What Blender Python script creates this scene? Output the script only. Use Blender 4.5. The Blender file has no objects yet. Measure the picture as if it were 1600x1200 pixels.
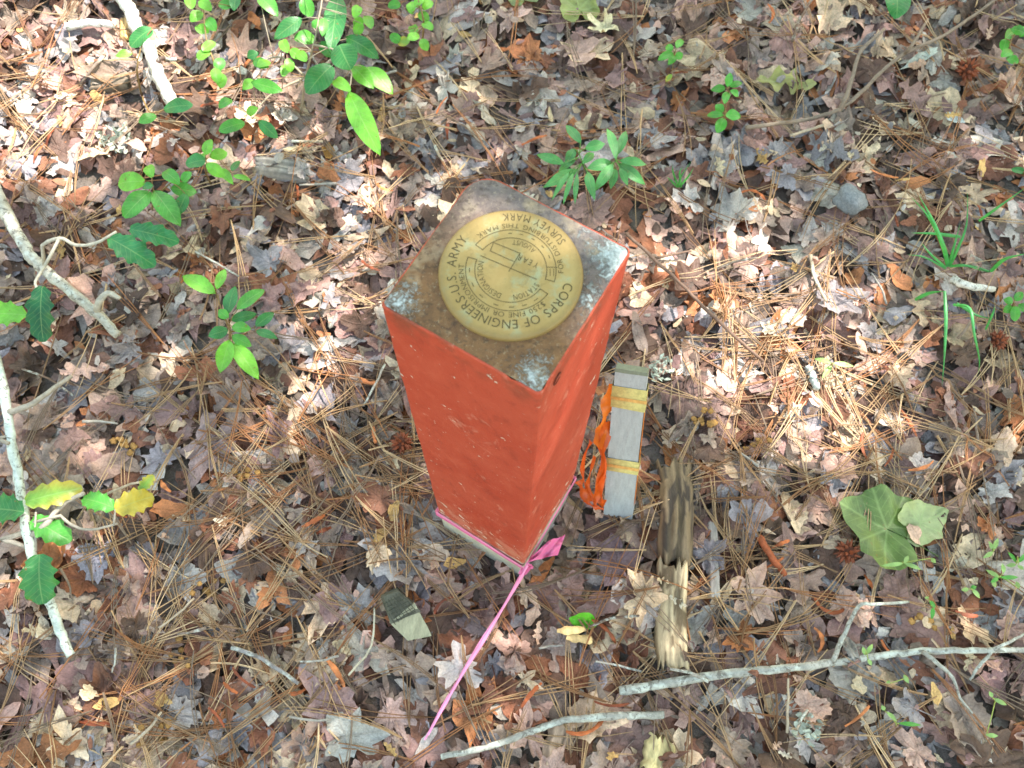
import bpy, bmesh, math, random
import numpy as np
from mathutils import Vector, Matrix
from mathutils import noise as mnoise

random.seed(11)
rng = np.random.default_rng(11)
SC = bpy.context.scene
COL = SC.collection

# ------------------------------------------------------------------ camera
FPX = 1468.9                      # focal length in pixels of a 1600 x 1200 picture
PITCH, ROLL = 0.3580, 0.0198      # pitch away from straight down, roll
CAM = Vector((0.0040, -0.2646, 1.1159))
RC = (Matrix.Rotation(PITCH, 3, 'X') @ Matrix.Rotation(ROLL, 3, 'Z'))
cd = bpy.data.cameras.new('camera')
cam = bpy.data.objects.new('camera', cd)
COL.objects.link(cam)
cam.matrix_world = Matrix.Translation(CAM) @ RC.to_4x4()
cd.sensor_width = 36.0
cd.lens = FPX / 1600.0 * 36.0
cd.clip_start = 0.02
cd.clip_end = 400
cd.dof.use_dof = True
cd.dof.focus_distance = 0.86
cd.dof.aperture_fstop = 14.0
SC.camera = cam

# ------------------------------------------------------------------ sky, sun, exposure
SUN_AZ, SUN_EL = math.radians(50), math.radians(58)      # azimuth from +Y (away from camera) towards +X
SUN = Vector((math.sin(SUN_AZ) * math.cos(SUN_EL), math.cos(SUN_AZ) * math.cos(SUN_EL), math.sin(SUN_EL)))
w = bpy.data.worlds.new('World'); SC.world = w; w.use_nodes = True
nt = w.node_tree; nt.nodes.clear()
sky = nt.nodes.new('ShaderNodeTexSky'); sky.sky_type = 'NISHITA'; sky.sun_disc = False
sky.sun_elevation = SUN_EL; sky.sun_rotation = SUN_AZ
sky.air_density = 3.0; sky.dust_density = 1.5; sky.ozone_density = 0.0
bg = nt.nodes.new('ShaderNodeBackground'); bg.inputs['Strength'].default_value = 0.15
ow = nt.nodes.new('ShaderNodeOutputWorld')
nt.links.new(sky.outputs[0], bg.inputs[0]); nt.links.new(bg.outputs[0], ow.inputs[0])
sl = bpy.data.lights.new('sun', 'SUN'); sl.energy = 4.4; sl.angle = math.radians(0.53); sl.color = (1.0, 0.95, 0.86)
so = bpy.data.objects.new('sun', sl); COL.objects.link(so)
so.rotation_euler = SUN.to_track_quat('Z', 'Y').to_euler()
SC.view_settings.view_transform = 'Standard'; SC.view_settings.look = 'None'
SC.view_settings.gamma = 1.0; SC.view_settings.exposure = 1.9
SC.render.engine = 'CYCLES'
SC.cycles.max_bounces = 6; SC.cycles.diffuse_bounces = 3; SC.cycles.glossy_bounces = 2
SC.cycles.transmission_bounces = 3; SC.cycles.transparent_max_bounces = 4

# ------------------------------------------------------------------ small helpers
def lin(r, g, b):
    f = lambda c: (c / 255) / 12.92 if c / 255 <= 0.04045 else (((c / 255) + 0.055) / 1.055) ** 2.4
    return (f(r), f(g), f(b))

def P(px, py, z=0.0):
    """point at height z that the photograph shows at pixel (px, py)"""
    d = RC @ Vector(((px - 800) / FPX, (600 - py) / FPX, -1.0))
    t = (z - CAM.z) / d.z
    return CAM + d * t

def depth_at(p):
    return -(RC.transposed() @ (Vector(p) - CAM)).z

def pix(p):
    v = RC.transposed() @ (Vector(p) - CAM)
    return 800 + FPX * v.x / -v.z, 600 - FPX * v.y / -v.z

def tag(o, label=None, cat=None, group=None, kind=None):
    if label: o['label'] = label
    if cat: o['category'] = cat
    if group: o['group'] = group
    if kind: o['kind'] = kind
    return o

def empty(name, loc, parent=None):
    o = bpy.data.objects.new(name, None); COL.objects.link(o)
    o.location = loc; o.empty_display_size = 0.01
    if parent: o.parent = parent
    return o

def mesh_tris(name, V, T, mats, col=None, uv=None, smooth=True):
    """mesh from numpy verts and triangles, colour per vertex and uv per vertex"""
    me = bpy.data.meshes.new(name)
    V = np.asarray(V, dtype=np.float32); T = np.asarray(T, dtype=np.int32)
    me.vertices.add(len(V)); me.vertices.foreach_set('co', V.ravel())
    me.loops.add(T.size); me.loops.foreach_set('vertex_index', T.ravel())
    me.polygons.add(len(T)); me.polygons.foreach_set('loop_start', np.arange(0, T.size, 3, dtype=np.int32))
    if smooth: me.polygons.foreach_set('use_smooth', np.ones(len(T), dtype=bool))
    if col is not None:
        c = np.ones((len(V), 4), np.float32); c[:, :3] = np.asarray(col, np.float32)
        a = me.color_attributes.new('Col', 'FLOAT_COLOR', 'POINT'); a.data.foreach_set('color', c.ravel())
    if uv is not None:
        u = me.uv_layers.new(name='UVMap'); u.data.foreach_set('uv', np.asarray(uv, np.float32)[T.ravel()].ravel())
    me.update(calc_edges=True); me.validate()
    for m in (mats if isinstance(mats, (list, tuple)) else [mats]): me.materials.append(m)
    return me

def obj(name, me, parent=None, loc=(0, 0, 0)):
    o = bpy.data.objects.new(name, me); COL.objects.link(o)
    o.location = loc
    if parent: o.parent = parent
    return o

class MB:
    """collects triangles of one mesh"""
    def __init__(s): s.V = []; s.T = []; s.C = []; s.U = []; s.n = 0
    def add(s, V, T, c=(1, 1, 1), U=None):
        V = np.asarray(V, float); T = np.asarray(T, int)
        s.V.append(V); s.T.append(T + s.n); s.n += len(V)
        c = np.asarray(c, float); s.C.append(np.tile(c, (len(V), 1)) if c.ndim == 1 else c)
        s.U.append(np.zeros((len(V), 2)) if U is None else np.asarray(U, float))
    def mesh(s, name, mat, origin=(0, 0, 0), smooth=True):
        return mesh_tris(name, np.vstack(s.V) - np.asarray(origin, float), np.vstack(s.T), mat, np.vstack(s.C), np.vstack(s.U), smooth)

def grid_tris(n, m, closed=False):
    """triangles of an n x m vertex grid, rows n; closed joins the last column to the first"""
    T = []
    for i in range(n - 1):
        for j in range(m if closed else m - 1):
            a = i * m + j; b = i * m + (j + 1) % m; c = (i + 1) * m + (j + 1) % m; d = (i + 1) * m + j
            T += [(a, b, c), (a, c, d)]
    return np.array(T, int)

def tube(pts, rad, sides=8, wob=0.0, cap=True, seed=0):
    """tapered tube through points, uneven by wob"""
    r_ = random.Random(seed)
    pts = [Vector(p) for p in pts]; n = len(pts)
    if not hasattr(rad, '__len__'): rad = [rad] * n
    V = []
    for i, p in enumerate(pts):
        t = (pts[min(i + 1, n - 1)] - pts[max(i - 1, 0)]).normalized()
        a = t.cross(Vector((0, 0, 1)));
        if a.length < 1e-4: a = Vector((1, 0, 0))
        a.normalize(); b = t.cross(a)
        for k in range(sides):
            an = 2 * math.pi * k / sides
            rr = rad[i] * (1 + wob * (r_.random() - 0.5) * 2)
            V.append(p + (a * math.cos(an) + b * math.sin(an)) * rr)
    T = list(grid_tris(n, sides, True))
    if cap:
        V.append(pts[0]); V.append(pts[-1]); c0 = n * sides; c1 = c0 + 1
        for k in range(sides):
            T.append((c0, (k + 1) % sides, k)); T.append((c1, (n - 1) * sides + k, (n - 1) * sides + (k + 1) % sides))
    return np.array([tuple(v) for v in V]), np.array(T)

def smooth_path(pts, per=5, wig=0.0, seed=0):
    """Catmull-Rom through points with a little wander"""
    r_ = random.Random(seed)
    p = [Vector(q) for q in pts]
    if len(p) == 2 and per < 2: return p
    q = [2 * p[0] - p[1]] + p + [2 * p[-1] - p[-2]]
    out = []
    for i in range(1, len(q) - 2):
        for k in range(per):
            t = k / per
            a, b, c, d = q[i - 1], q[i], q[i + 1], q[i + 2]
            v = 0.5 * ((2 * b) + (c - a) * t + (2 * a - 5 * b + 4 * c - d) * t * t + (-a + 3 * b - 3 * c + d) * t ** 3)
            out.append(v + Vector((r_.uniform(-wig, wig), r_.uniform(-wig, wig), r_.uniform(-wig, wig) * 0.5)))
    out.append(p[-1].copy())
    return out

# ------------------------------------------------------------------ materials
def newmat(name):
    m = bpy.data.materials.new(name); m.use_nodes = True
    t = m.node_tree; t.nodes.clear()
    return m, t, t.nodes, t.links

def N(nodes, typ, **kw):
    n = nodes.new(typ)
    for k, v in kw.items():
        if k in n.inputs: n.inputs[k].default_value = v
        else: setattr(n, k, v)
    return n

def M(nodes, links, op, a, b=None, clamp=False):
    n = nodes.new('ShaderNodeMath'); n.operation = op; n.use_clamp = clamp
    for i, x in enumerate((a, b)):
        if x is None: continue
        if isinstance(x, (int, float)): n.inputs[i].default_value = x
        else: links.new(x, n.inputs[i])
    return n.outputs[0]

def MIX(nodes, links, fac, a, b, mode='MIX'):
    n = nodes.new('ShaderNodeMix'); n.data_type = 'RGBA'; n.blend_type = mode
    for idx, x in ((0, fac), (6, a), (7, b)):
        if isinstance(x, (int, float)): n.inputs[idx].default_value = x
        elif isinstance(x, tuple): n.inputs[idx].default_value = (*x, 1) if len(x) == 3 else x
        else: links.new(x, n.inputs[idx])
    return n.outputs[2]

def NOISE(nodes, links, scale, vec=None, detail=4, rough=0.6, dist=0.0):
    n = nodes.new('ShaderNodeTexNoise'); n.inputs['Scale'].default_value = scale
    n.inputs['Detail'].default_value = detail; n.inputs['Roughness'].default_value = rough; n.inputs['Distortion'].default_value = dist
    if vec is not None: links.new(vec, n.inputs['Vector'])
    return n.outputs[0]

def RAMP(nodes, links, x, stops, interp='LINEAR'):
    n = nodes.new('ShaderNodeValToRGB'); n.color_ramp.interpolation = interp
    e = n.color_ramp.elements
    while len(e) < len(stops): e.new(0.5)
    for k, (p, c) in enumerate(stops):
        e[k].position = p
        e[k].color = (c, c, c, 1) if isinstance(c, (int, float)) else (*c, 1)
    links.new(x, n.inputs[0]); return n.outputs[0]

def MAP(nodes, links, x, a, b, c=0.0, d=1.0):
    n = nodes.new('ShaderNodeMapRange'); n.inputs[1].default_value = a; n.inputs[2].default_value = b
    n.inputs[3].default_value = c; n.inputs[4].default_value = d; links.new(x, n.inputs[0]); return n.outputs[0]

def BUMP(nodes, links, h, strength, dist, prev=None):
    n = nodes.new('ShaderNodeBump'); n.inputs['Strength'].default_value = strength; n.inputs['Distance'].default_value = dist
    links.new(h, n.inputs['Height'])
    if prev is not None: links.new(prev, n.inputs['Normal'])
    return n.outputs[0]

def leaf_mat(name, palmate, green=False):
    m, t, ns, ln = newmat(name)
    geo = ns.new('ShaderNodeNewGeometry'); pos = geo.outputs['Position']
    at = N(ns, 'ShaderNodeAttribute', attribute_name='Col').outputs['Color']
    uvn = ns.new('ShaderNodeUVMap'); uvn.uv_map = 'UVMap'
    sep = ns.new('ShaderNodeSeparateXYZ'); ln.new(uvn.outputs[0], sep.inputs[0])
    u, v = sep.outputs[0], sep.outputs[1]
    n1 = NOISE(ns, ln, 60, pos, 5, 0.65); n2 = NOISE(ns, ln, 420, pos, 3, 0.6); n3 = NOISE(ns, ln, 24, pos, 2, 0.5)
    if palmate:
        d = None
        for ang in (90, 42, 138, -8, 188):
            a = math.radians(ang)
            cr = M(ns, ln, 'SUBTRACT', M(ns, ln, 'MULTIPLY', u, math.sin(a)), M(ns, ln, 'MULTIPLY', v, math.cos(a)))
            al = M(ns, ln, 'ADD', M(ns, ln, 'MULTIPLY', u, math.cos(a)), M(ns, ln, 'MULTIPLY', v, math.sin(a)))
            back = M(ns, ln, 'MULTIPLY', M(ns, ln, 'LESS_THAN', al, 0.0), 5.0)
            dd = M(ns, ln, 'ADD', M(ns, ln, 'ABSOLUTE', cr), back)
            d = dd if d is None else M(ns, ln, 'MINIMUM', d, dd)
        main = MAP(ns, ln, d, 0.0, 0.035, 1, 0)
        rad = M(ns, ln, 'POWER', M(ns, ln, 'ADD', M(ns, ln, 'MULTIPLY', u, u), M(ns, ln, 'MULTIPLY', v, v)), 0.5)
        side = M(ns, ln, 'SINE', M(ns, ln, 'MULTIPLY', M(ns, ln, 'SUBTRACT', rad, M(ns, ln, 'MULTIPLY', d, 1.1)), 46))
    else:
        au = M(ns, ln, 'ABSOLUTE', u)
        main = MAP(ns, ln, au, 0.0, 0.07, 1, 0)
        side = M(ns, ln, 'SINE', M(ns, ln, 'MULTIPLY', M(ns, ln, 'SUBTRACT', v, M(ns, ln, 'MULTIPLY', au, 0.22)), 58))
    sv = MAP(ns, ln, side, 0.86, 1.0, 0, 0.45)
    vein = M(ns, ln, 'MAXIMUM', main, sv)
    if green:
        c = MIX(ns, ln, 1.0, at, RAMP(ns, ln, n1, [(0.28, 0.62), (0.72, 1.2)]), 'MULTIPLY')
        c = MIX(ns, ln, RAMP(ns, ln, NOISE(ns, ln, 130, pos, 4, 0.6), [(0.66, 0.0), (0.70, 0.8)]), c, lin(120, 96, 50))
        c = MIX(ns, ln, RAMP(ns, ln, n3, [(0.5, 0.0), (0.7, 0.35)]), c, MIX(ns, ln, 1.0, c, (1.25, 1.05, 0.7), 'MULTIPLY'))
        c = MIX(ns, ln, M(ns, ln, 'MULTIPLY', vein, 0.6), c, MIX(ns, ln, 0.5, c, (0.40, 0.55, 0.2)))
    else:
        c = MIX(ns, ln, 1.0, at, RAMP(ns, ln, n1, [(0.22, 0.50), (0.5, 1.0), (0.8, 1.38)]), 'MULTIPLY')
        c = MIX(ns, ln, 1.0, c, RAMP(ns, ln, n2, [(0.25, 0.72), (0.75, 1.22)]), 'MULTIPLY')
        spots = RAMP(ns, ln, n3, [(0.55, 0.0), (0.75, 0.55)])
        c = MIX(ns, ln, spots, c, MIX(ns, ln, 1.0, c, (0.62, 0.52, 0.45), 'MULTIPLY'))
        c = MIX(ns, ln, M(ns, ln, 'MULTIPLY', vein, 0.30), c, MIX(ns, ln, 1.0, c, (0.62, 0.55, 0.5), 'MULTIPLY'))
    hsum = M(ns, ln, 'ADD', M(ns, ln, 'MULTIPLY', n2, 0.5), M(ns, ln, 'MULTIPLY', n1, 1.6))
    hsum = M(ns, ln, 'ADD', hsum, M(ns, ln, 'MULTIPLY', vein, -0.35 if green else 0.45))
    bp = BUMP(ns, ln, hsum, 0.25 if green else 0.75, 0.0016)
    pr = N(ns, 'ShaderNodeBsdfPrincipled', Roughness=0.38 if green else 0.62)
    pr.inputs['Specular IOR Level'].default_value = 0.5 if green else 0.38
    ln.new(c, pr.inputs['Base Color']); ln.new(bp, pr.inputs['Normal'])
    tr = ns.new('ShaderNodeBsdfTranslucent')
    tc = MIX(ns, ln, 1.0, c, (1.15, 1.25, 0.55) if green else (1.1, 0.85, 0.6), 'MULTIPLY')
    ln.new(tc, tr.inputs['Color']); ln.new(bp, tr.inputs['Normal'])
    mx = ns.new('ShaderNodeMixShader'); mx.inputs[0].default_value = 0.36 if green else 0.12
    ln.new(pr.outputs[0], mx.inputs[1]); ln.new(tr.outputs[0], mx.inputs[2])
    o = ns.new('ShaderNodeOutputMaterial'); ln.new(mx.outputs[0], o.inputs[0])
    return m

MAT_PALM = leaf_mat('dry_lobed_leaf', True)
MAT_PINN = leaf_mat('dry_oval_leaf', False)
MAT_GREEN = leaf_mat('green_leaf', False, True)
MAT_GPALM = leaf_mat('green_lobed_leaf', True, True)

def simple_mat(name, rough=0.7, scale=80, lo=0.65, hi=1.25, bump=0.4, bdist=0.001, stretch=None, spec=0.3, extra=None, scale2=500):
    """colour from the mesh's Col attribute, mottled by noise, with fine relief"""
    m, t, ns, ln = newmat(name)
    tc = ns.new('ShaderNodeTexCoord'); vec = tc.outputs['Object']
    if stretch:
        mp = ns.new('ShaderNodeMapping'); mp.inputs['Scale'].default_value = stretch; ln.new(vec, mp.inputs[0]); vec = mp.outputs[0]
    at = N(ns, 'ShaderNodeAttribute', attribute_name='Col').outputs['Color']
    n1 = NOISE(ns, ln, scale, vec, 6, 0.65); n2 = NOISE(ns, ln, scale2, vec, 3, 0.6)
    c = MIX(ns, ln, 1.0, at, RAMP(ns, ln, n1, [(0.25, lo), (0.75, hi)]), 'MULTIPLY')
    c = MIX(ns, ln, 1.0, c, RAMP(ns, ln, n2, [(0.25, 0.85), (0.75, 1.12)]), 'MULTIPLY')
    if extra: c = extra(ns, ln, vec, c)
    h = M(ns, ln, 'ADD', n1, M(ns, ln, 'MULTIPLY', n2, 0.4))
    bp = BUMP(ns, ln, h, bump, bdist)
    pr = N(ns, 'ShaderNodeBsdfPrincipled', Roughness=rough); pr.inputs['Specular IOR Level'].default_value = spec
    ln.new(c, pr.inputs['Base Color']); ln.new(bp, pr.inputs['Normal'])
    o = ns.new('ShaderNodeOutputMaterial'); ln.new(pr.outputs[0], o.inputs[0])
    return m

MAT_NEEDLE = simple_mat('pine_needle', 0.5, 60, 0.75, 1.2, 0.1)
def bark_patches(ns, ln, vec, c):
    pale = RAMP(ns, ln, NOISE(ns, ln, 70, vec, 4, 0.6), [(0.50, 0.0), (0.62, 0.75)])
    c = MIX(ns, ln, pale, c, lin(186, 190, 182))
    dark = RAMP(ns, ln, NOISE(ns, ln, 130, vec, 4, 0.7, 0.6), [(0.54, 0.0), (0.62, 0.8)])
    return MIX(ns, ln, dark, c, lin(92, 86, 80))
MAT_BARK = simple_mat('twig_bark', 0.8, 110, 0.6, 1.25, 0.7, 0.0012, extra=bark_patches)
MAT_PLAINBARK = simple_mat('plain_bark', 0.8, 110, 0.6, 1.25, 0.7, 0.0012)
MAT_STEM = simple_mat('stem', 0.5, 80, 0.8, 1.2, 0.2)
MAT_WOOD = simple_mat('weathered_wood', 0.8, 26, 0.62, 1.25, 0.7, 0.0014, stretch=(5, 1.4, 5), scale2=160)
MAT_BIT = simple_mat('litter_bit', 0.55, 160, 0.72, 1.25, 0.3, 0.0006)
MAT_CRUMB = simple_mat('crumb', 0.85, 260, 0.6, 1.3, 0.8, 0.001)

def soil_mat():
    m, t, ns, ln = newmat('forest_soil')
    geo = ns.new('ShaderNodeNewGeometry'); pos = geo.outputs['Position']
    vo = ns.new('ShaderNodeTexVoronoi'); vo.inputs['Scale'].default_value = 22; ln.new(pos, vo.inputs['Vector'])
    c = MIX(ns, ln, 0.55, lin(86, 68, 56), vo.outputs['Color'])
    hs = ns.new('ShaderNodeHueSaturation'); hs.inputs['Saturation'].default_value = 0.12; hs.inputs['Value'].default_value = 0.28
    ln.new(c, hs.inputs['Color'])
    c = MIX(ns, ln, 0.6, hs.outputs[0], lin(112, 90, 76))
    n = NOISE(ns, ln, 90, pos, 6, 0.7)
    c = MIX(ns, ln, 1.0, c, RAMP(ns, ln, n, [(0.25, 0.4), (0.75, 1.2)]), 'MULTIPLY')
    bp = BUMP(ns, ln, n, 0.9, 0.01)
    pr = N(ns, 'ShaderNodeBsdfPrincipled', Roughness=0.9); ln.new(c, pr.inputs['Base Color']); ln.new(bp, pr.inputs['Normal'])
    o = ns.new('ShaderNodeOutputMaterial'); ln.new(pr.outputs[0], o.inputs[0])
    return m

# ------------------------------------------------------------------ ground
GZ = -0.042
def bed(x, y):
    return GZ + 0.006 + 0.005 * np.sin(x * 9 + 1.3 * np.sin(y * 7)) * np.cos(y * 8 + 0.7) + 0.003 * np.sin(x * 31 + 2) * np.sin(y * 27 + 1) - 0.030 * np.clip(2.0 - np.hypot(x, y) / 0.080, 0, 1)
gx_ = np.unique(np.concatenate([np.linspace(-40, -1.4, 14), np.arange(-1.3, 1.3, .02), np.linspace(1.4, 40, 14)]))
GXX, GYY = np.meshgrid(gx_, gx_)
gv = np.column_stack([GXX.ravel(), GYY.ravel(), (bed(GXX, GYY) - .003).ravel()])
ground = obj('ground', mesh_tris('ground', gv, grid_tris(len(gx_), len(gx_)), soil_mat()))
tag(ground, 'dark forest soil under the leaf litter', 'ground', kind='structure')

# ------------------------------------------------------------------ height field that everything lies on
CELL = 0.003
X0, X1, Y0, Y1 = -1.25, 1.25, -0.75, 1.25
NX, NY = int((X1 - X0) / CELL), int((Y1 - Y0) / CELL)
yy, xx = np.mgrid[0:NY, 0:NX]; wx = X0 + xx * CELL; wy = Y0 + yy * CELL
H = bed(wx, wy)
def hidx(x, y):
    return np.clip(((np.asarray(y) - Y0) / CELL).astype(int), 0, NY - 1), np.clip(((np.asarray(x) - X0) / CELL).astype(int), 0, NX - 1)
def hget(x, y):
    i, j = hidx(x, y); return H[i, j]
def hput(x, y, z):
    i, j = hidx(x, y); np.maximum.at(H, (i, j), z)
def surf(x, y, r=0.010, q=80):
    i, j = hidx(x, y); k = max(1, int(r / CELL))
    return float(np.percentile(H[max(0, i - k):i + k + 1, max(0, j - k):j + k + 1], q))
def at(px, py, dz=0.0, r=0.010, q=80):
    """point on the litter that the photograph shows at the pixel, dz above it"""
    z = 0.0
    for _ in range(3):
        p = P(px, py, z + dz); z = surf(p.x, p.y, r, q)
    return P(px, py, z + dz)

# ------------------------------------------------------------------ leaf templates
def palm_template(nA, nR, lobes, r0, sig, teeth, notch=0.16):
    th = np.linspace(-math.pi / 2, 1.5 * math.pi, nA, endpoint=False)
    r = np.full(nA, r0)
    for a, l, s in lobes:
        d = np.abs((th - math.radians(a) + math.pi) % (2 * math.pi) - math.pi)
        r = np.maximum(r, l * np.clip(1 - (d / (sig * s)), 0, 1) ** 0.75)
    r = r * (1 + teeth * (np.arange(nA) % 2 - 0.5))
    d = np.abs((th + math.pi / 2 + math.pi) % (2 * math.pi) - math.pi)
    r = np.where(d < 0.5, np.minimum(r, notch + (r0 - notch) * d / 0.5), r)
    rings = [0.0] + list(np.linspace(0, 1, nR + 1)[1:])
    V = [(0, 0)]
    for s in rings[1:]:
        for a, rr in zip(th, r): V.append((math.cos(a) * rr * s, math.sin(a) * rr * s))
    T = [(0, 1 + k, 1 + (k + 1) % nA) for k in range(nA)]
    for i in range(nR - 1):
        for k in range(nA):
            a = 1 + i * nA + k; b = 1 + i * nA + (k + 1) % nA
            T += [(a, a + nA, b + nA), (a, b + nA, b)]
    V = np.array(V); return V, np.array(T), V.copy()

def strip_template(n, m, wf):
    V = []; U = []
    for i in range(n):
        t = i / (n - 1)
        for j in range(m):
            u = -1 + 2 * j / (m - 1); V.append((u * wf(t, u), t - 0.5)); U.append((u, t))
    return np.array(V), grid_tris(n, m), np.array(U)

def oakw(t, u):
    b = 0.30 * math.sin(math.pi * min(1, t * 1.02)) ** 0.6
    return max(0.012, b * (0.62 + 0.38 * math.sin(t * 22 + (0.5 if u > 0 else 0))))
def ovalw(t, u): return max(0.01, 0.27 * math.sin(math.pi * t ** 0.85) ** 0.8)
def willoww(t, u): return max(0.008, 0.13 * math.sin(math.pi * t) ** 0.7)
MAPLE = [(90, 1.0, 1), (42, 0.86, 1), (138, 0.86, 1), (-8, 0.55, 0.9), (188, 0.55, 0.9)]
STAR = [(90, 1.0, .8), (42, 0.92, .8), (138, 0.92, .8), (-8, 0.72, .8), (188, 0.72, .8)]
def templates(fine):
    a = 48 if fine else 24; r = 4 if fine else 3
    n = 15 if fine else 9
    return {'maple': palm_template(a, r, MAPLE, 0.60, 0.74, 0.08 if fine else 0.04),
            'star': palm_template(a, r, STAR, 0.42, 0.66, 0.05),
            'round': palm_template(a, r, [(90, .8, 2.4), (20, .7, 2.2), (160, .7, 2.2)], 0.55, 0.7, 0.10),
            'scrap': palm_template(a, r, [], 0.60, 0.7, 0.04, 0.55),
            'lobe': palm_template(a, r, [(90, .90, 2.2), (28, .78, 2.2), (152, .78, 2.2)], 0.68, 0.75, 0.0, 0.3),
            'oak': strip_template(n + 4, 5, oakw), 'oval': strip_template(n, 5, ovalw), 'willow': strip_template(n, 3, willoww)}
TF, TCO = templates(True), templates(False)

def upsample(V, T):
    """points spread over the triangles, to mark the height field"""
    a, b, c = V[T[:, 0]], V[T[:, 1]], V[T[:, 2]]
    ws = [(1, 0, 0), (0, 1, 0), (0, 0, 1), (.5, .5, 0), (0, .5, .5), (.5, 0, .5), (.34, .33, .33), (.67, .17, .16), (.17, .66, .17), (.16, .17, .67)]
    return np.vstack([a * p + b * q + c * r for p, q, r in ws])

def lay_leaf(tpl, x, y, size, yaw, rnd, crumple=0.10, curl=0.0, fold=0.0, torn=0.0, mark=True, drape=1.0, lift=0.0, tilt=0.8, rough=1.0, lean=0.0):
    """drop one leaf on the height field; returns its vertices"""
    V2, T, U = tpl
    r2 = (V2 ** 2).sum(1)
    th = np.arctan2(V2[:, 1], V2[:, 0])
    f = 1 + rough * (.16 * np.sin(3 * th + rnd.uniform(0, 6.28)) + .12 * np.sin(5 * th + rnd.uniform(0, 6.28)) + .09 * np.sin(11 * th + rnd.uniform(0, 6.28)))
    q = V2 * size * (1 + (f - 1) * np.clip(np.sqrt(r2) * 2.2, 0, 1))[:, None] * np.array([rnd.uniform(max(.5, 1 - .28 * rough), 1.06), rnd.uniform(max(.6, 1 - .15 * rough), 1.06)])
    q[:, 0] += q[:, 1] * rnd.uniform(-.3, .3) * rough
    if torn > 0:
        a = np.arctan2(V2[:, 1], V2[:, 0]); a0 = rnd.uniform(0, 6.28)
        d = np.abs((a - a0 + math.pi) % (2 * math.pi) - math.pi)
        q = q * (1 - torn * np.clip(1 - d / 0.7, 0, 1) * np.sqrt(r2))[:, None]
    k = np.array([rnd.uniform(3, 8) for _ in range(6)]); ph = [rnd.uniform(0, 6.28) for _ in range(4)]
    z = np.sin(V2[:, 0] * k[0] + V2[:, 1] * k[1] * rnd.choice((-1, 1)) + ph[0]) * 0.6
    z += np.sin(V2[:, 0] * k[2] * 1.5 - V2[:, 1] * k[3] * 1.3 + ph[1]) * 0.4
    z += np.sin(V2[:, 1] * k[4] * 2.3 + ph[2]) * np.sin(V2[:, 0] * k[5] * 2.1 + ph[3]) * 0.35
    z = z * crumple * size * (0.35 + np.sqrt(r2))
    z += fold * np.abs(q[:, 0]) + curl * r2 * size
    c, s = math.cos(yaw), math.sin(yaw)
    X = x + q[:, 0] * c - q[:, 1] * s; Y = y + q[:, 0] * s + q[:, 1] * c
    h = hget(X, Y)
    A = np.column_stack([X - x, Y - y, np.ones(len(X))])
    co = np.linalg.lstsq(A, h, rcond=None)[0]
    la = rnd.uniform(0, 6.28)
    z = z + (A[:, 0] * co[0] + A[:, 1] * co[1]) * tilt + co[2] + lean * (A[:, 0] * math.cos(la) + A[:, 1] * math.sin(la))
    z += np.percentile(h - z, 62) + lift
    z = np.maximum(z, h * drape + z * (1 - drape) + 0.0008)
    # no needle-like spikes: limit above the leaf's own median
    V = np.column_stack([X, Y, np.minimum(z, np.median(z) + size * 0.42)])
    if mark:
        S = upsample(V, T); hput(S[:, 0], S[:, 1], S[:, 2] + 0.0004)
    return V, T, U

PAL = [('mauve brown', (132, 106, 102), 10), ('grey brown', (140, 124, 114), 10), ('pinkish tan', (170, 142, 130), 8), ('dark brown', (88, 68, 58), 7),
       ('rusty brown', (138, 90, 66), 3), ('blue grey', (134, 130, 134), 6), ('orange brown', (164, 108, 70), 1.8), ('pale tan', (190, 170, 146), 5),
       ('silver grey', (168, 162, 156), 5), ('chestnut brown', (112, 76, 60), 5)]
PW = np.array([p[2] for p in PAL], float); PW /= PW.sum()
def pick_col(rnd):
    k = rnd.choices(range(len(PAL)), PW)[0]
    c = np.array(lin(*PAL[k][1])) * np.array([1.07, .98, .945]); j = rnd.uniform(0.80, 1.34)
    return PAL[k][0], c * j * np.array([rnd.uniform(.96, 1.04), 1, rnd.uniform(.94, 1.06)])
KINDS = ['maple', 'star', 'round', 'oak', 'oval', 'willow', 'scrap']
KW = [8, .8, 6, 2, 6, 3, 9]

# ------------------------------------------------------------------ leaf litter: the mass below
rnd = random.Random(5)
mass = {True: MB(), False: MB()}
def in_view(x, y, z=0.0, m=0):
    a, b = pix((x, y, z)); return -m < a < 1600 + m and -m < b < 1200 + m
POST_YAW, POST_S, POST_H = -0.5238, 0.1132, 0.5989
def in_post(x, y, grow=0.0):
    c, s = math.cos(-POST_YAW), math.sin(-POST_YAW)
    return max(abs(c * x - s * y), abs(s * x + c * y)) < POST_S / 2 * 1.03 + grow
def mass_leaf(x, y, scale=1.0):
    kd = rnd.choices(KINDS, KW)[0]
    size = {'maple': rnd.uniform(.030, .055), 'star': rnd.uniform(.030, .052), 'round': rnd.uniform(.022, .042), 'oak': rnd.uniform(.06, .10),
            'oval': rnd.uniform(.03, .065), 'willow': rnd.uniform(.04, .08), 'scrap': rnd.uniform(.020, .048)}[kd] * scale
    V, T, U = lay_leaf(TCO[kd], x, y, size, rnd.uniform(0, 6.28), rnd, rnd.uniform(.07, .22), rnd.uniform(-.15, .45), rnd.uniform(-.3, .5), rnd.uniform(0, .85), lean=rnd.uniform(0, .45), rough=2.2 if kd == 'scrap' else 1.0)
    mass[kd in ('maple', 'star', 'round', 'scrap')].add(V, T, pick_col(rnd)[1], U)
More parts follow.
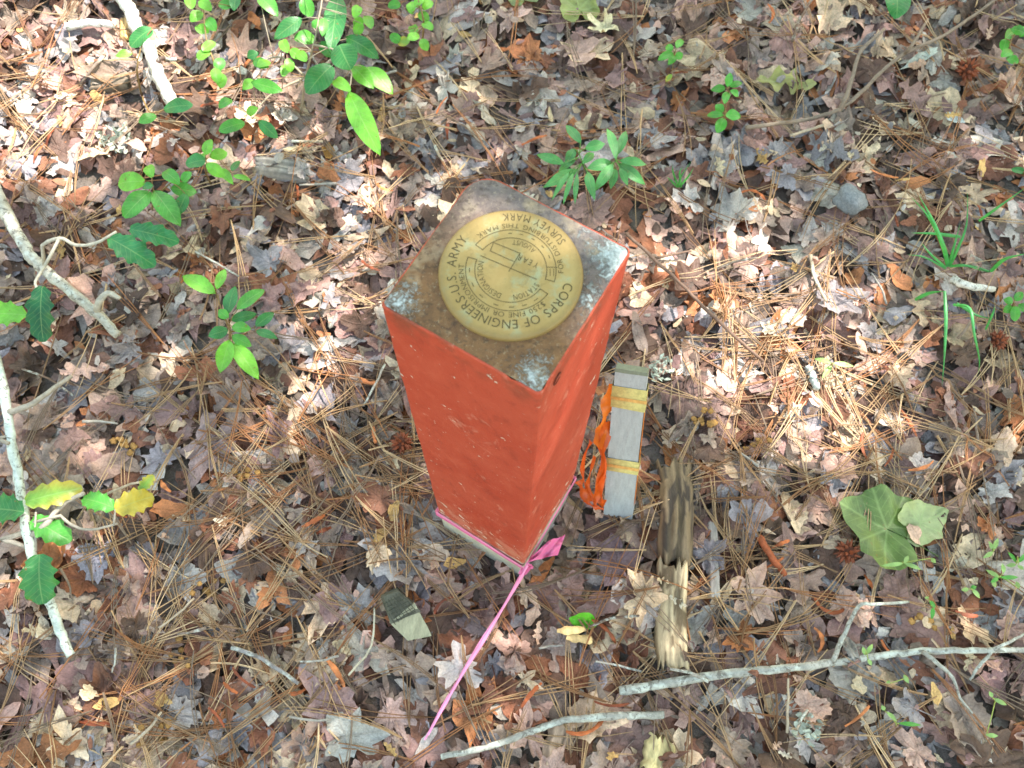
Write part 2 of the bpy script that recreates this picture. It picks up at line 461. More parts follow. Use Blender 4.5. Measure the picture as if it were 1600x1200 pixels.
def debris(count, lo, hi, bright):
    """crushed leaf bits, small uneven hexagons lying on the height field"""
    mb = mass[True]
    for k in range(count):
        x, y = rnd.uniform(X0 + .05, X1 - .05), rnd.uniform(Y0 + .05, Y1 - .05)
        if not in_view(x, y, 0, 80) and rnd.random() < .6: continue
        n = 6; sz = rnd.uniform(lo, hi); a0 = rnd.uniform(0, 6.28); el = rnd.uniform(.35, .9)
        th = a0 + np.arange(n) * 2 * math.pi / n; rr = sz * np.array([rnd.uniform(.55, 1) for _ in range(n)])
        dx, dy = rr * np.cos(th - a0), rr * np.sin(th - a0) * el
        X = np.concatenate([[x], x + dx * math.cos(a0) - dy * math.sin(a0)]); Y = np.concatenate([[y], y + dx * math.sin(a0) + dy * math.cos(a0)])
        h = hget(X, Y); tx, ty = rnd.uniform(-.5, .5), rnd.uniform(-.5, .5)
        Z = np.maximum(np.median(h) + .0015 + (X - x) * tx + (Y - y) * ty, h + .0006)
        Z = np.minimum(Z, np.median(h) + .012); Z[0] += sz * rnd.uniform(-.1, .3)
        V = np.column_stack([X, Y, Z])
        mb.add(V, [(0, 1 + i, 1 + (i + 1) % n) for i in range(n)], pick_col(rnd)[1] * bright, np.full((n + 1, 2), .7) * rnd.uniform(.4, 1.2))
debris(5000, .006, .016, .8)
count = 0
while count < 6200:
    x, y = rnd.uniform(X0 + .08, X1 - .08), rnd.uniform(Y0 + .08, Y1 - .08)
    v = in_view(x, y, 0, 160)
    if not v and rnd.random() < 0.62: continue
    count += 1
    mass_leaf(x, y)

# pine needles: bundles of two or three
NEEDLE_COLS = [lin(158, 122, 88), lin(138, 106, 78), lin(174, 140, 104), lin(130, 92, 62), lin(152, 102, 66), lin(122, 102, 86), lin(186, 156, 122)]
def needle_bundle(mb, x, y, yaw, L, rnd, n=3, rad=0.0007, col=None):
    bend = rnd.uniform(-.5, .5); col = np.array(col if col is not None else rnd.choice(NEEDLE_COLS)) * rnd.uniform(.8, 1.15)
    pts_all = []
    for q in range(n):
        a = yaw + (q - (n - 1) / 2) * rnd.uniform(.02, .09); l = L * rnd.uniform(.85, 1)
        b = bend + rnd.uniform(-.15, .15)
        t = np.linspace(0, 1, 7)
        ang = a + b * (t - .3)
        dx = np.concatenate([[0], np.cumsum(np.cos(ang[1:]) * l / 6)]); dy = np.concatenate([[0], np.cumsum(np.sin(ang[1:]) * l / 6)])
        X, Y = x + dx, y + dy
        tt = np.linspace(0, 1, 25); Xs = np.interp(tt, t, X); Ys = np.interp(tt, t, Y)
        h = hget(Xs, Ys)
        A = np.column_stack([tt, np.ones(25)]); co = np.linalg.lstsq(A, h, rcond=None)[0]
        zl = A @ co; off = np.percentile(h - zl, 82)
        Z = co[0] * t + co[1] + off + rad + 0.0006
        hv = hget(X, Y); Z = np.maximum(Z, hv + rad)
        pts = np.column_stack([X, Y, Z])
        V, T = tube(pts, [rad * 1.15, rad, rad, rad, rad, rad * .8, rad * .4], 4, 0, False)
        mb.add(V, T, col); pts_all.append(np.column_stack([Xs, Ys, zl + off]))
    return pts_all
nm = MB()
def needle_spot(rnd):
    x, y = rnd.uniform(X0 + .1, X1 - .1), rnd.uniform(Y0 + .1, Y1 - .1)
    return x, y
for k in range(900):
    x, y = needle_spot(rnd)
    needle_bundle(nm, x, y, rnd.uniform(0, 6.28), rnd.uniform(.09, .19), rnd, rnd.choice((2, 3, 3)))

# a second, thinner layer of smaller leaf scraps
count = 0
while count < 1700:
    x, y = rnd.uniform(X0 + .08, X1 - .08), rnd.uniform(Y0 + .08, Y1 - .08)
    if not in_view(x, y, 0, 120) and rnd.random() < 0.7: continue
    count += 1
    mass_leaf(x, y, rnd.uniform(.45, .85))
debris(2600, .005, .012, .8)
zmean = float(np.mean([hget(P(px, py).x, P(px, py).y) for px in range(50, 1600, 50) for py in range(50, 1200, 50)]))
print('LITTER mean height', round(zmean, 4))

# ------------------------------------------------------------------ far litter around the spot (flat scraps, one mass)
fm = MB()
for k in range(5200):
    a = rnd.uniform(0, 6.28); r = 0.9 + 3.2 * math.sqrt(rnd.random())
    x, y = r * math.cos(a), r * math.sin(a) + 0.25
    if X0 + .06 < x < X1 - .06 and Y0 + .06 < y < Y1 - .06: continue
    s = rnd.uniform(.03, .07); n = 7; th = [2 * math.pi * i / n + rnd.uniform(-.2, .2) for i in range(n)]
    z = GZ + rnd.uniform(.006, .026); tx, ty = rnd.uniform(-.3, .3), rnd.uniform(-.3, .3)
    V = [(x, y, z + .004)] + [(x + s * rnd.uniform(.6, 1) * math.cos(t), y + s * .8 * rnd.uniform(.6, 1) * math.sin(t), z + s * (tx * math.cos(t) + ty * math.sin(t)) + rnd.uniform(0, .008)) for t in th]
    fm.add(V, [(0, 1 + i, 1 + (i + 1) % n) for i in range(n)], pick_col(rnd)[1], np.array(V)[:, :2] * 0 + 0.5)

# ------------------------------------------------------------------ the red survey marker post
def paint_mat():
    m, t, ns, ln = newmat('red_masonry_paint')
    tc = ns.new('ShaderNodeTexCoord'); vec = tc.outputs['Object']
    sep = ns.new('ShaderNodeSeparateXYZ'); ln.new(vec, sep.inputs[0])
    mp = ns.new('ShaderNodeMapping'); mp.inputs['Scale'].default_value = (1, 1, 0.6); mp.inputs['Rotation'].default_value = (0.35, 0.2, 0); ln.new(vec, mp.inputs[0])
    big = NOISE(ns, ln, 9, vec, 3, 0.5); streak = NOISE(ns, ln, 55, mp.outputs[0], 5, 0.7); fine = NOISE(ns, ln, 500, vec, 3, 0.6)
    c = MIX(ns, ln, RAMP(ns, ln, big, [(0.3, 0.0), (0.7, 1.0)]), lin(160, 58, 38), lin(168, 72, 52))
    c = MIX(ns, ln, RAMP(ns, ln, streak, [(0.52, 0.0), (0.68, 0.4)]), c, lin(182, 88, 66))
    c = MIX(ns, ln, RAMP(ns, ln, streak, [(0.34, 0.4), (0.45, 0.0)]), c, lin(124, 45, 32))
    # pale scuffs and chips, more of them low on the post
    low = MAP(ns, ln, sep.outputs[2], 0.16, 0.03, 0.0, 0.13)
    ch = M(ns, ln, 'ADD', NOISE(ns, ln, 38, mp.outputs[0], 5, 0.72, 0.6), low)
    scuff = RAMP(ns, ln, ch, [(0.60, 0.0), (0.66, 0.9)])
    c = MIX(ns, ln, M(ns, ln, 'MULTIPLY', scuff, 0.45), c, lin(196, 132, 114))
    chip = RAMP(ns, ln, M(ns, ln, 'ADD', NOISE(ns, ln, 62, vec, 5, 0.7, 0.4), M(ns, ln, 'MULTIPLY', low, 0.8)), [(0.675, 0.0), (0.695, 1.0)])
    c = MIX(ns, ln, chip, c, lin(204, 192, 180))
    tiny = RAMP(ns, ln, NOISE(ns, ln, 150, vec, 3, 0.6, 0.8), [(0.705, 0.0), (0.72, 0.9)])
    c = MIX(ns, ln, tiny, c, lin(196, 180, 166))
    dirt = M(ns, ln, 'MULTIPLY', MAP(ns, ln, sep.outputs[2], 0.13, 0.03, 0.0, 1.0), RAMP(ns, ln, NOISE(ns, ln, 26, vec, 5, 0.7), [(0.42, 0.0), (0.62, 0.5)]))
    c = MIX(ns, ln, dirt, c, lin(176, 128, 104))
    # worn dark smudge along the arrises near the top
    top = MAP(ns, ln, sep.outputs[2], 0.560, 0.600, 0.0, 1.0)
    wear = M(ns, ln, 'MULTIPLY', top, RAMP(ns, ln, NOISE(ns, ln, 40, vec, 5, 0.7), [(0.46, 0.0), (0.62, 0.9)]))
    c = MIX(ns, ln, wear, c, lin(110, 62, 46))
    h = M(ns, ln, 'ADD', M(ns, ln, 'MULTIPLY', streak, 1.2), M(ns, ln, 'ADD', M(ns, ln, 'MULTIPLY', fine, 0.35), M(ns, ln, 'MULTIPLY', chip, -1.0)))
    bp = BUMP(ns, ln, h, 0.55, 0.0014)
    pr = N(ns, 'ShaderNodeBsdfPrincipled', Roughness=0.62); pr.inputs['Specular IOR Level'].default_value = 0.3
    ln.new(c, pr.inputs['Base Color']); ln.new(bp, pr.inputs['Normal'])
    o = ns.new('ShaderNodeOutputMaterial'); ln.new(pr.outputs[0], o.inputs[0]); return m

def top_mat():
    m, t, ns, ln = newmat('stained_concrete_top')
    tc = ns.new('ShaderNodeTexCoord'); vec = tc.outputs['Object']
    n1 = NOISE(ns, ln, 70, vec, 6, 0.7); n2 = NOISE(ns, ln, 420, vec, 4, 0.7); n3 = NOISE(ns, ln, 22, vec, 4, 0.6); n4 = NOISE(ns, ln, 260, vec, 3, 0.6)
    sep = ns.new('ShaderNodeSeparateXYZ'); ln.new(vec, sep.inputs[0])
    x, y = sep.outputs[0], sep.outputs[1]
    rust = MIX(ns, ln, RAMP(ns, ln, n1, [(0.3, 0), (0.7, 1)]), lin(88, 64, 47), lin(126, 92, 62))
    grey = MIX(ns, ln, RAMP(ns, ln, n1, [(0.3, 0), (0.7, 1)]), lin(82, 74, 76), lin(116, 106, 104))
    # the far right half of the top is grey with dark algae, the near left half rust coloured
    side = M(ns, ln, 'ADD', M(ns, ln, 'MULTIPLY', x, 7.0), M(ns, ln, 'ADD', M(ns, ln, 'MULTIPLY', y, 9.0), M(ns, ln, 'MULTIPLY', n3, 1.3)))
    c = MIX(ns, ln, MAP(ns, ln, side, 0.40, 1.15), rust, grey)
    pale = RAMP(ns, ln, n3, [(0.54, 0.0), (0.64, 0.5)])
    c = MIX(ns, ln, pale, c, lin(176, 156, 128))
    c = MIX(ns, ln, RAMP(ns, ln, n4, [(0.53, 0.0), (0.64, 0.5)]), c, lin(58, 48, 42))
    c = MIX(ns, ln, RAMP(ns, ln, n2, [(0.57, 0.0), (0.68, 0.3)]), c, lin(176, 160, 134))
    # pale blue green lichen, thickest in the corners and along the edges
    cr = None
    s = POST_S / 2; cc, ss = math.cos(POST_YAW), math.sin(POST_YAW)
    for (u, v, rad, amt) in ((-.84, -.86, .021, .30), (.95, .85, .030, .42), (.85, -.86, .026, .26), (.90, .25, .026, .22), (.5, .98, .03, .12)):
        qx, qy = (cc * u - ss * v) * s, (ss * u + cc * v) * s
        d = M(ns, ln, 'POWER', M(ns, ln, 'ADD', M(ns, ln, 'POWER', M(ns, ln, 'SUBTRACT', x, qx), 2.0), M(ns, ln, 'POWER', M(ns, ln, 'SUBTRACT', y, qy), 2.0)), 0.5)
        k = MAP(ns, ln, d, 0.0, rad, amt, 0.0)
        cr = k if cr is None else M(ns, ln, 'MAXIMUM', cr, k)
    lic = M(ns, ln, 'ADD', M(ns, ln, 'ADD', M(ns, ln, 'MULTIPLY', NOISE(ns, ln, 240, vec, 6, 0.75, 1.2), 0.85), M(ns, ln, 'MULTIPLY', n3, 0.2)), cr)
    lf = RAMP(ns, ln, lic, [(0.66, 0.0), (0.80, 0.85)])
    lc = MIX(ns, ln, RAMP(ns, ln, n2, [(0.35, 0), (0.65, 1)]), lin(126, 134, 134), lin(188, 196, 200))
    c = MIX(ns, ln, lf, c, lc)
    h = M(ns, ln, 'ADD', M(ns, ln, 'ADD', n1, M(ns, ln, 'MULTIPLY', n2, 0.7)), M(ns, ln, 'MULTIPLY', lf, 0.7))
    bp = BUMP(ns, ln, h, 0.9, 0.0014)
    pr = N(ns, 'ShaderNodeBsdfPrincipled', Roughness=0.85); pr.inputs['Specular IOR Level'].default_value = 0.25
    ln.new(c, pr.inputs['Base Color']); ln.new(bp, pr.inputs['Normal'])
    o = ns.new('ShaderNodeOutputMaterial'); ln.new(pr.outputs[0], o.inputs[0]); return m

def concrete_mat():
    m, t, ns, ln = newmat('bare_concrete')
    tc = ns.new('ShaderNodeTexCoord'); vec = tc.outputs['Object']
    n1 = NOISE(ns, ln, 60, vec, 5, 0.7); n2 = NOISE(ns, ln, 420, vec, 3, 0.6)
    c = MIX(ns, ln, RAMP(ns, ln, n1, [(0.3, 0), (0.7, 1)]), lin(168, 160, 140), lin(200, 194, 178))
    c = MIX(ns, ln, RAMP(ns, ln, n2, [(0.58, 0.0), (0.72, 0.6)]), c, lin(104, 100, 88))
    bp = BUMP(ns, ln, M(ns, ln, 'ADD', n1, n2), 0.7, 0.0014)
    pr = N(ns, 'ShaderNodeBsdfPrincipled', Roughness=0.9); ln.new(c, pr.inputs['Base Color']); ln.new(bp, pr.inputs['Normal'])
    o = ns.new('ShaderNodeOutputMaterial'); ln.new(pr.outputs[0], o.inputs[0]); return m

def brass_mat():
    m, t, ns, ln = newmat('tarnished_brass')
    tc = ns.new('ShaderNodeTexCoord'); vec = tc.outputs['Object']
    n1 = NOISE(ns, ln, 45, vec, 4, 0.6, 0.3); n2 = NOISE(ns, ln, 380, vec, 4, 0.6); n3 = NOISE(ns, ln, 95, vec, 4, 0.6)
    c = MIX(ns, ln, RAMP(ns, ln, n1, [(0.3, 0), (0.7, 1)]), lin(140, 114, 64), lin(156, 132, 82))
    c = MIX(ns, ln, RAMP(ns, ln, n3, [(0.54, 0.0), (0.70, 0.65)]), c, lin(140, 148, 120))
    c = MIX(ns, ln, RAMP(ns, ln, n2, [(0.60, 0.0), (0.72, 0.4)]), c, lin(120, 100, 52))
    sp_ = ns.new('ShaderNodeVectorMath'); sp_.operation = 'LENGTH'; ln.new(vec, sp_.inputs[0])
    rim = MAP(ns, ln, M(ns, ln, 'ADD', sp_.outputs['Value'], M(ns, ln, 'MULTIPLY', n3, .006)), .042, .047, 0.0, 0.7)
    c = MIX(ns, ln, rim, c, lin(112, 92, 52))
    c = MIX(ns, ln, RAMP(ns, ln, NOISE(ns, ln, 160, vec, 5, 0.7, 0.5), [(0.56, 0.0), (0.68, 0.5)]), c, lin(116, 96, 58))
    bp = BUMP(ns, ln, n2, 0.4, 0.0007)
    pr = N(ns, 'ShaderNodeBsdfPrincipled', Roughness=0.6, Metallic=0.12); ln.new(c, pr.inputs['Base Color']); ln.new(bp, pr.inputs['Normal'])
    o = ns.new('ShaderNodeOutputMaterial'); ln.new(pr.outputs[0], o.inputs[0]); return m

MAT_PAINT, MAT_TOP, MAT_CONC, MAT_BRASS = paint_mat(), top_mat(), concrete_mat(), brass_mat()

def post_outline(half, radii, per=7, side=16):
    """rounded square, anticlockwise from corner A; local to the post's own yaw, returned in world axes"""
    cs = [(-1, -1, radii[0], math.pi), (1, -1, radii[1], 1.5 * math.pi), (1, 1, radii[2], 0), (-1, 1, radii[3], .5 * math.pi)]
    arcs = []
    for sx, sy, r, a0 in cs:
        cx, cy = sx * (half - r), sy * (half - r)
        arcs.append([(cx + r * math.cos(a0 + .5 * math.pi * k / (per - 1)), cy + r * math.sin(a0 + .5 * math.pi * k / (per - 1))) for k in range(per)])
    out = []
    for i in range(4):
        out += arcs[i]; a, b = arcs[i][-1], arcs[(i + 1) % 4][0]
        for k in range(1, side):
            e = .5 - .5 * math.cos(math.pi * k / side); out.append((a[0] + (b[0] - a[0]) * e, a[1] + (b[1] - a[1]) * e))
    c, s = math.cos(POST_YAW), math.sin(POST_YAW)
    return np.array([(c * x - s * y, s * x + c * y) for x, y in out])

def nz(p, sc, seed=0.0): return mnoise.noise(Vector((p[0] * sc + seed, p[1] * sc, p[2] * sc)))

post = empty('survey_marker_post', (0, 0, 0))
tag(post, 'red painted square concrete marker post with a round brass disc on top', 'marker post')
RAD = (.003, .003, .004, .018)
TOPO = post_outline(POST_S / 2, RAD); NO = len(TOPO)
TOPO_IN = post_outline(POST_S / 2 - .0030, (.0028, .0028, .0038, .0165))
zs = list(np.linspace(0.030, POST_H - .020, 34)) + [POST_H - .014, POST_H - .009, POST_H - .0055, POST_H - .0030]
V = []
for i, z in enumerate(zs):
    f = 1 + .03 * (POST_H - z) / POST_H
    for k, (x, y) in enumerate(TOPO):
        p = (x * f, y * f, z)
        d = .0007 * nz(p, 30) + .0005 * nz(p, 90, 5)
        if z > POST_H - .02: d += -.0016 * max(0, nz(p, 55, 9)) * (z - POST_H + .02) / .02
        zz = z + (.006 * nz((x, y, 0), 60, 3) + .004 * nz((x, y, 0), 180, 8) if i == 0 else 0)
        n = Vector((x, y)).normalized()
        V.append((p[0] + n.x * d, p[1] + n.y * d, zz))
last = V[-NO:]
for k, (x, y) in enumerate(TOPO_IN):          # paint turned over the arris, ragged inner edge
    V.append((x * 1.028 + .0016 * nz((x, y, 0), 120, 4), y * 1.028 + .0016 * nz((x, y, 1), 120, 6), POST_H - .0027 - .0006 * abs(nz((x, y, 0), 70, 2))))
T = grid_tris(len(zs) + 1, NO, True)
obj('painted_shaft', mesh_tris('painted_shaft', V, T, MAT_PAINT), post)
V = []; rings = 12
for i in range(rings):
    s = 1 - i / (rings - 1) * .97
    for (x, y) in TOPO_IN:
        q = (x * s * 1.034, y * s * 1.034)
        z = POST_H + .0007 * nz((q[0], q[1], 0), 80) + .0007 * nz((q[0], q[1], 0), 220, 7)
        if i == 0: z -= .0022
        V.append((q[0], q[1], z))
V.append((0, 0, POST_H)); T = list(grid_tris(rings, NO, True)); b = (rings - 1) * NO
T += [(b + k, b + (k + 1) % NO, rings * NO) for k in range(NO)]
obj('top_face', mesh_tris('top_face', V, T, MAT_TOP), post)
V = []
zf = np.linspace(-.07, .050, 12)
for z in zf:
    f = (1 + .03 * (POST_H - z) / POST_H)
    for (x, y) in TOPO:
        n = Vector((x, y)).normalized(); d = -.0009 + .0006 * nz((x, y, z), 70)
        V.append((x * f + n.x * d, y * f + n.y * d, z))
obj('concrete_foot', mesh_tris('concrete_foot', V, grid_tris(len(zf), NO, True), MAT_CONC), post)

def on_right(u, z): 
    f = POST_S / 2 * (1 + .03 * (POST_H - z) / POST_H) + .0006
    return Vector((math.cos(POST_YAW) * f - math.sin(POST_YAW) * f * u, math.sin(POST_YAW) * f + math.cos(POST_YAW) * f * u, z))
cm = MB(); V, T = tube([on_right(-.62 + .075 * math.cos(a_), .578 + .0050 * math.sin(a_)) for a_ in np.linspace(.6, 5.6, 16)], [.0007 - .00003 * k for k in range(16)], 5); cm.add(V, T, lin(96, 40, 28))
obj('curled_mark', cm.mesh('curled_mark', MAT_BIT), post)

# disc, in axes aligned with the world (its own lettering is turned)
DX, DY, R0 = .0019, .0004, .0445
prof = [(0, .0026), (.30, .0026), (.55, .0026), (.75, .0026), (.90, .0026), (.945, .0025), (.972, .0021), (.992, .0013), (1.0, .0002), (1.0, -.004)]
V = []; ND = 96
for (r, z) in prof[1:]:
    for k in range(ND): V.append((r * R0 * math.cos(2 * math.pi * k / ND), r * R0 * math.sin(2 * math.pi * k / ND), z))
V.append((0, 0, prof[0][1])); T = list(grid_tris(len(prof) - 1, ND, True)); c0 = len(V) - 1
T = [(a, c, b) for a, b, c in T] + [(c0, k, (k + 1) % ND) for k in range(ND)]
disc = obj('survey_disc', mesh_tris('survey_disc', V, T, MAT_BRASS), post, (DX, DY, POST_H + .0006))
disc['label'] = 'round tarnished brass survey disc with engraved ring lettering'
def disc_z(r): return float(np.interp(r, [p[0] for p in prof[:8]], [p[1] for p in prof[:8]])) + .00012

GLYPH = {}
def glyph(ch):
    if ch in GLYPH: return GLYPH[ch]
    cu = bpy.data.curves.new('glyph', 'FONT'); cu.body = ch; cu.size = 1.0; cu.offset = -0.004; cu.resolution_u = 3
    ob = bpy.data.objects.new('glyph', cu); COL.objects.link(ob)
    dg = bpy.context.evaluated_depsgraph_get(); me = bpy.data.meshes.new_from_object(ob.evaluated_get(dg))
    me.calc_loop_triangles()
    V = np.array([tuple(v.co) for v in me.vertices]).reshape(-1, 3)
    T = np.array([tuple(t.vertices) for t in me.loop_triangles]).reshape(-1, 3)
    bpy.data.objects.remove(ob); bpy.data.curves.remove(cu); bpy.data.meshes.remove(me)
    w_ = (V[:, 0].max() - V[:, 0].min()) if len(V) else 0.28
    GLYPH[ch] = (V, T, w_); return GLYPH[ch]

ENG = lin(74, 60, 34)
def ring_text(mb, txt, rmid, h, a0, a1, outward=True):
    """letters along a circle from angle a0 to a1 (degrees); outward: tops away from the centre"""
    ws = [max(glyph(c)[2], .12) if c != ' ' else .22 for c in txt]; gap = .16
    pos = []; s = 0
    for w_ in ws: pos.append(s + w_ / 2); s += w_ + gap
    s -= gap; k = h / .73
    for c, p in zip(txt, pos):
        if c == ' ': continue
        V, T, w_ = glyph(c)
        a = math.radians(a0 + (a1 - a0) * p / s)
        cx = (V[:, 0].max() + V[:, 0].min()) / 2
        fit = abs(math.radians(a1 - a0)) * rmid / (s * k); fx = min(1.15, fit)
        lx = (V[:, 0] - cx) * k * fx; ly = (V[:, 1] - .365) * k
        up = np.array([math.cos(a), math.sin(a)]) * (1 if outward else -1)
        rt = np.array([up[1], -up[0]])
        Q = np.array([math.cos(a), math.sin(a)])[None] * rmid + lx[:, None] * rt + ly[:, None] * up
        z = np.array([disc_z(r) for r in np.hypot(Q[:, 0], Q[:, 1])])
        mb.add(np.column_stack([Q * R0, z]), T, ENG)
def line(mb, pts, wd=.010, col=ENG):
    pts = [np.array(p, float) for p in pts]
    for a, b in zip(pts[:-1], pts[1:]):
        t = (b - a) / np.linalg.norm(b - a); n = np.array([-t[1], t[0]]) * wd / 2; e = t * wd * .45
        Q = np.array([a - e - n, b + e - n, b + e + n, a - e + n])
        mb.add(np.column_stack([Q * R0, [disc_z(np.hypot(*q)) + .00002 * random.random() for q in Q]]), [(0, 1, 2), (0, 2, 3)], col)
def arc(r, a0, a1, n=40): return [(r * math.cos(math.radians(a0 + (a1 - a0) * k / n)), r * math.sin(math.radians(a0 + (a1 - a0) * k / n))) for k in range(n + 1)]
EY = .04 * R0                                            # the engraving sits a touch off the rim's centre
mb = MB()
ring_text(mb, 'CORPS OF ENGINEERS-U.S. ARMY', .825, .140, -14, -217, True)
ring_text(mb, 'SURVEY MARK', .825, .125, 31, 99, False)
ring_text(mb, '$250 FINE OR IMPRISONMENT', .685, .078, -47, -186, True)
ring_text(mb, 'FOR DISTURBING THIS MARK', .685, .076, -3, 133, False)
ring_text(mb, 'STATION', .425, .085, -30, -84, True)
ring_text(mb, 'DESIGNATION', .425, .085, -108, -196, True)
ring_text(mb, 'AUGUST', .425, .080, 42, 88, False)
a = math.radians(154)                                    # YEAR, in a straight row
for i, chx in enumerate('YEAR'):
    V, T, w_ = glyph(chx); k = .095 / .73
    rt = np.array([math.cos(a), math.sin(a)]); up = np.array([-rt[1], rt[0]])
    Q = np.array([.345, .075])[None] + rt * (i * .082) + ((V[:, 0] - w_ / 2)[:, None] * rt * k * .75 + (V[:, 1] - .36)[:, None] * up * k)
    mb.add(np.column_stack([Q * R0, np.full(len(V), disc_z(.3))]), T, ENG)
obj('lettering', mb.mesh('lettering', MAT_BIT, smooth=False), disc, (0, EY, 0))
mb = MB()
for (ri, ro, a0, a1) in ((.495, .622, 163, 325), (.495, .622, -16, 143)):
    line(mb, arc(ri, a0, a1)); line(mb, arc(ro, a0, a1))
    for a in (a0, a1): line(mb, [arc(ri, a, a + 1)[0], arc(ro, a, a + 1)[0]])
line(mb, [(-.42, .206), (.355, -.14)]); line(mb, [(.124, .263), (-.025, -.025)])
line(mb, [(-.248, .417), (.107, .263)]); line(mb, [(-.29, .283), (.033, .129)]); line(mb, [(-.248, .417), (-.29, .283)])
for ang in (182, 205, 226, 250, 272, 290, 308):
    line(mb, arc(.568, ang - 3.0, ang + 3.0, 4), .011)
for ang in (22, 40, 58, 76, 92): line(mb, arc(.568, ang - 2.0, ang + 2.0, 3), .011)
line(mb, [(.50, .05), (.634, .05)], .01); line(mb, [(.54, .02), (.54, -.08)], .008); line(mb, [(.59, .02), (.59, -.08)], .008)
obj('engraved_lines', mb.mesh('engraved_lines', MAT_BIT, smooth=False), disc, (0, EY, 0))

# ------------------------------------------------------------------ things that lie in the litter before the top leaves
def wood_slab(name, px, width, thick, col, label, cat, seed, splinter=.25, rows=26, cols=13, lift=.0, group=None, tone=None):
    """splintered, grooved slab along a path of pixels"""
    r_ = random.Random(seed)
    pts = smooth_path([at(*q, dz=lift) for q in px], 6)
    n = len(pts); mb = MB(); V = []; C = []
    g = [r_.uniform(-1, 1) for _ in range(cols)]; ends = [(r_.uniform(0, splinter), r_.uniform(0, splinter)) for _ in range(cols)]
    L = sum((pts[i + 1] - pts[i]).length for i in range(n - 1))
    for i in range(rows):
        t = i / (rows - 1)
        for j in range(cols):
            u = -1 + 2 * j / (cols - 1)
            tt = ends[j][0] * .5 + t * (1 - .5 * (ends[j][0] + ends[j][1])); f = tt * (n - 1); k = min(int(f), n - 2)
            p = pts[k].lerp(pts[k + 1], f - k); tg = (pts[k + 1] - pts[k]); tg.z *= .3; tg.normalize()
            sd = Vector((tg.y, -tg.x, 0)).normalized()
            wv = width / 2 * (1 + .22 * mnoise.noise(Vector((tt * 5, seed, u))))
            h = thick * (1 - abs(u) ** 4 * .8) + thick * .20 * g[j] * (1 - abs(u)) + thick * .35 * mnoise.noise(Vector((tt * 4, u * 5, seed + 3)))
            q = p + sd * u * wv + Vector((0, 0, h))
            V.append(tuple(q))
            cc = np.array(col) * (1 + .45 * g[j]) * (1 + .22 * mnoise.noise(Vector((tt * 7, u * 9, seed))))
            if tone is not None and mnoise.noise(Vector((tt * 3.3, u * 3, seed + 9))) > .12: cc = np.array(tone)
            C.append(cc)
    V = np.array(V); B = V.copy(); B[:, 2] -= thick * 1.6
    T = grid_tris(rows, cols); m = rows * cols
    edge = [i * cols for i in range(rows)] + [(rows - 1) * cols + j for j in range(1, cols)] + [i * cols + cols - 1 for i in range(rows - 2, -1, -1)] + [j for j in range(cols - 2, 0, -1)]
    S = []
    for a, b in zip(edge, edge[1:] + edge[:1]): S += [(a, b, b + m), (a, b + m, a + m)]
    mb.add(np.vstack([V, B]), np.vstack([T, np.array(S)]), np.vstack([np.array(C)] * 2))
    o = obj(name, mb.mesh(name, MAT_WOOD, pts[0], smooth=False), None, pts[0]); tag(o, label, cat, group)
    hput(V[:, 0], V[:, 1], V[:, 2]); return o

wood_slab('wood_chip', [(1035, 1148), (1022, 1210)], .034, .011, lin(196, 176, 128), 'pale yellow rotten wood chip at the bottom edge of the picture', 'wood chip', 12, .35)
wood_slab('bark_strip', [(882, 1130), (862, 1215)], .034, .006, lin(158, 132, 112), 'brown smooth bark slab at the bottom edge, left of the yellow wood chip', 'bark', 15, .12)
wood_slab('bark_strip', [(1113, 815), (1117, 935)], .012, .007, lin(150, 140, 134), 'narrow grey bark strip beside the rotten wood', 'bark', 19, .1, cols=7)
wood_slab('bark_strip', [(195, 30), (195, 62)], .014, .005, lin(190, 150, 96), 'bleached yellow bark scrap beside the thick upper left branch', 'bark', 23, .2, cols=7)

wood_slab('bark_piece', [(398, 258), (440, 262), (486, 272)], .030, .008, lin(140, 132, 126), 'flat grey bark piece left of the long hanging green leaf', 'bark', 31, .2)
wood_slab('bark_piece', [(142, 132), (205, 126)], .026, .008, lin(120, 104, 88), 'grey brown bark piece left of the thick upper left branch', 'bark', 37, .2)
def block(V8, col, name, mat, parent=None, origin=(0, 0, 0), bevel=.0015, seg=1):
    """eight corner box: bottom four, then top four"""
    bm = bmesh.new(); vs = [bm.verts.new(Vector(v) - Vector(origin)) for v in V8]
    for f in ((3, 2, 1, 0), (4, 5, 6, 7), (0, 1, 5, 4), (1, 2, 6, 5), (2, 3, 7, 6), (3, 0, 4, 7)): bm.faces.new([vs[i] for i in f])
    bmesh.ops.subdivide_edges(bm, edges=bm.edges[:], cuts=3, use_grid_fill=True)
    for v in bm.verts: v.co += Vector((nz(v.co, 60, 1), nz(v.co, 60, 2), nz(v.co, 60, 3))) * .0009
    bmesh.ops.triangulate(bm, faces=bm.faces[:])
    me = bpy.data.meshes.new(name); bm.to_mesh(me); bm.free()
    a = me.color_attributes.new('Col', 'FLOAT_COLOR', 'POINT'); a.data.foreach_set('color', np.tile(np.array([*col, 1], np.float32), len(me.vertices)))
    me.materials.append(mat)
    return obj(name, me, parent, origin if parent is None else (0, 0, 0))

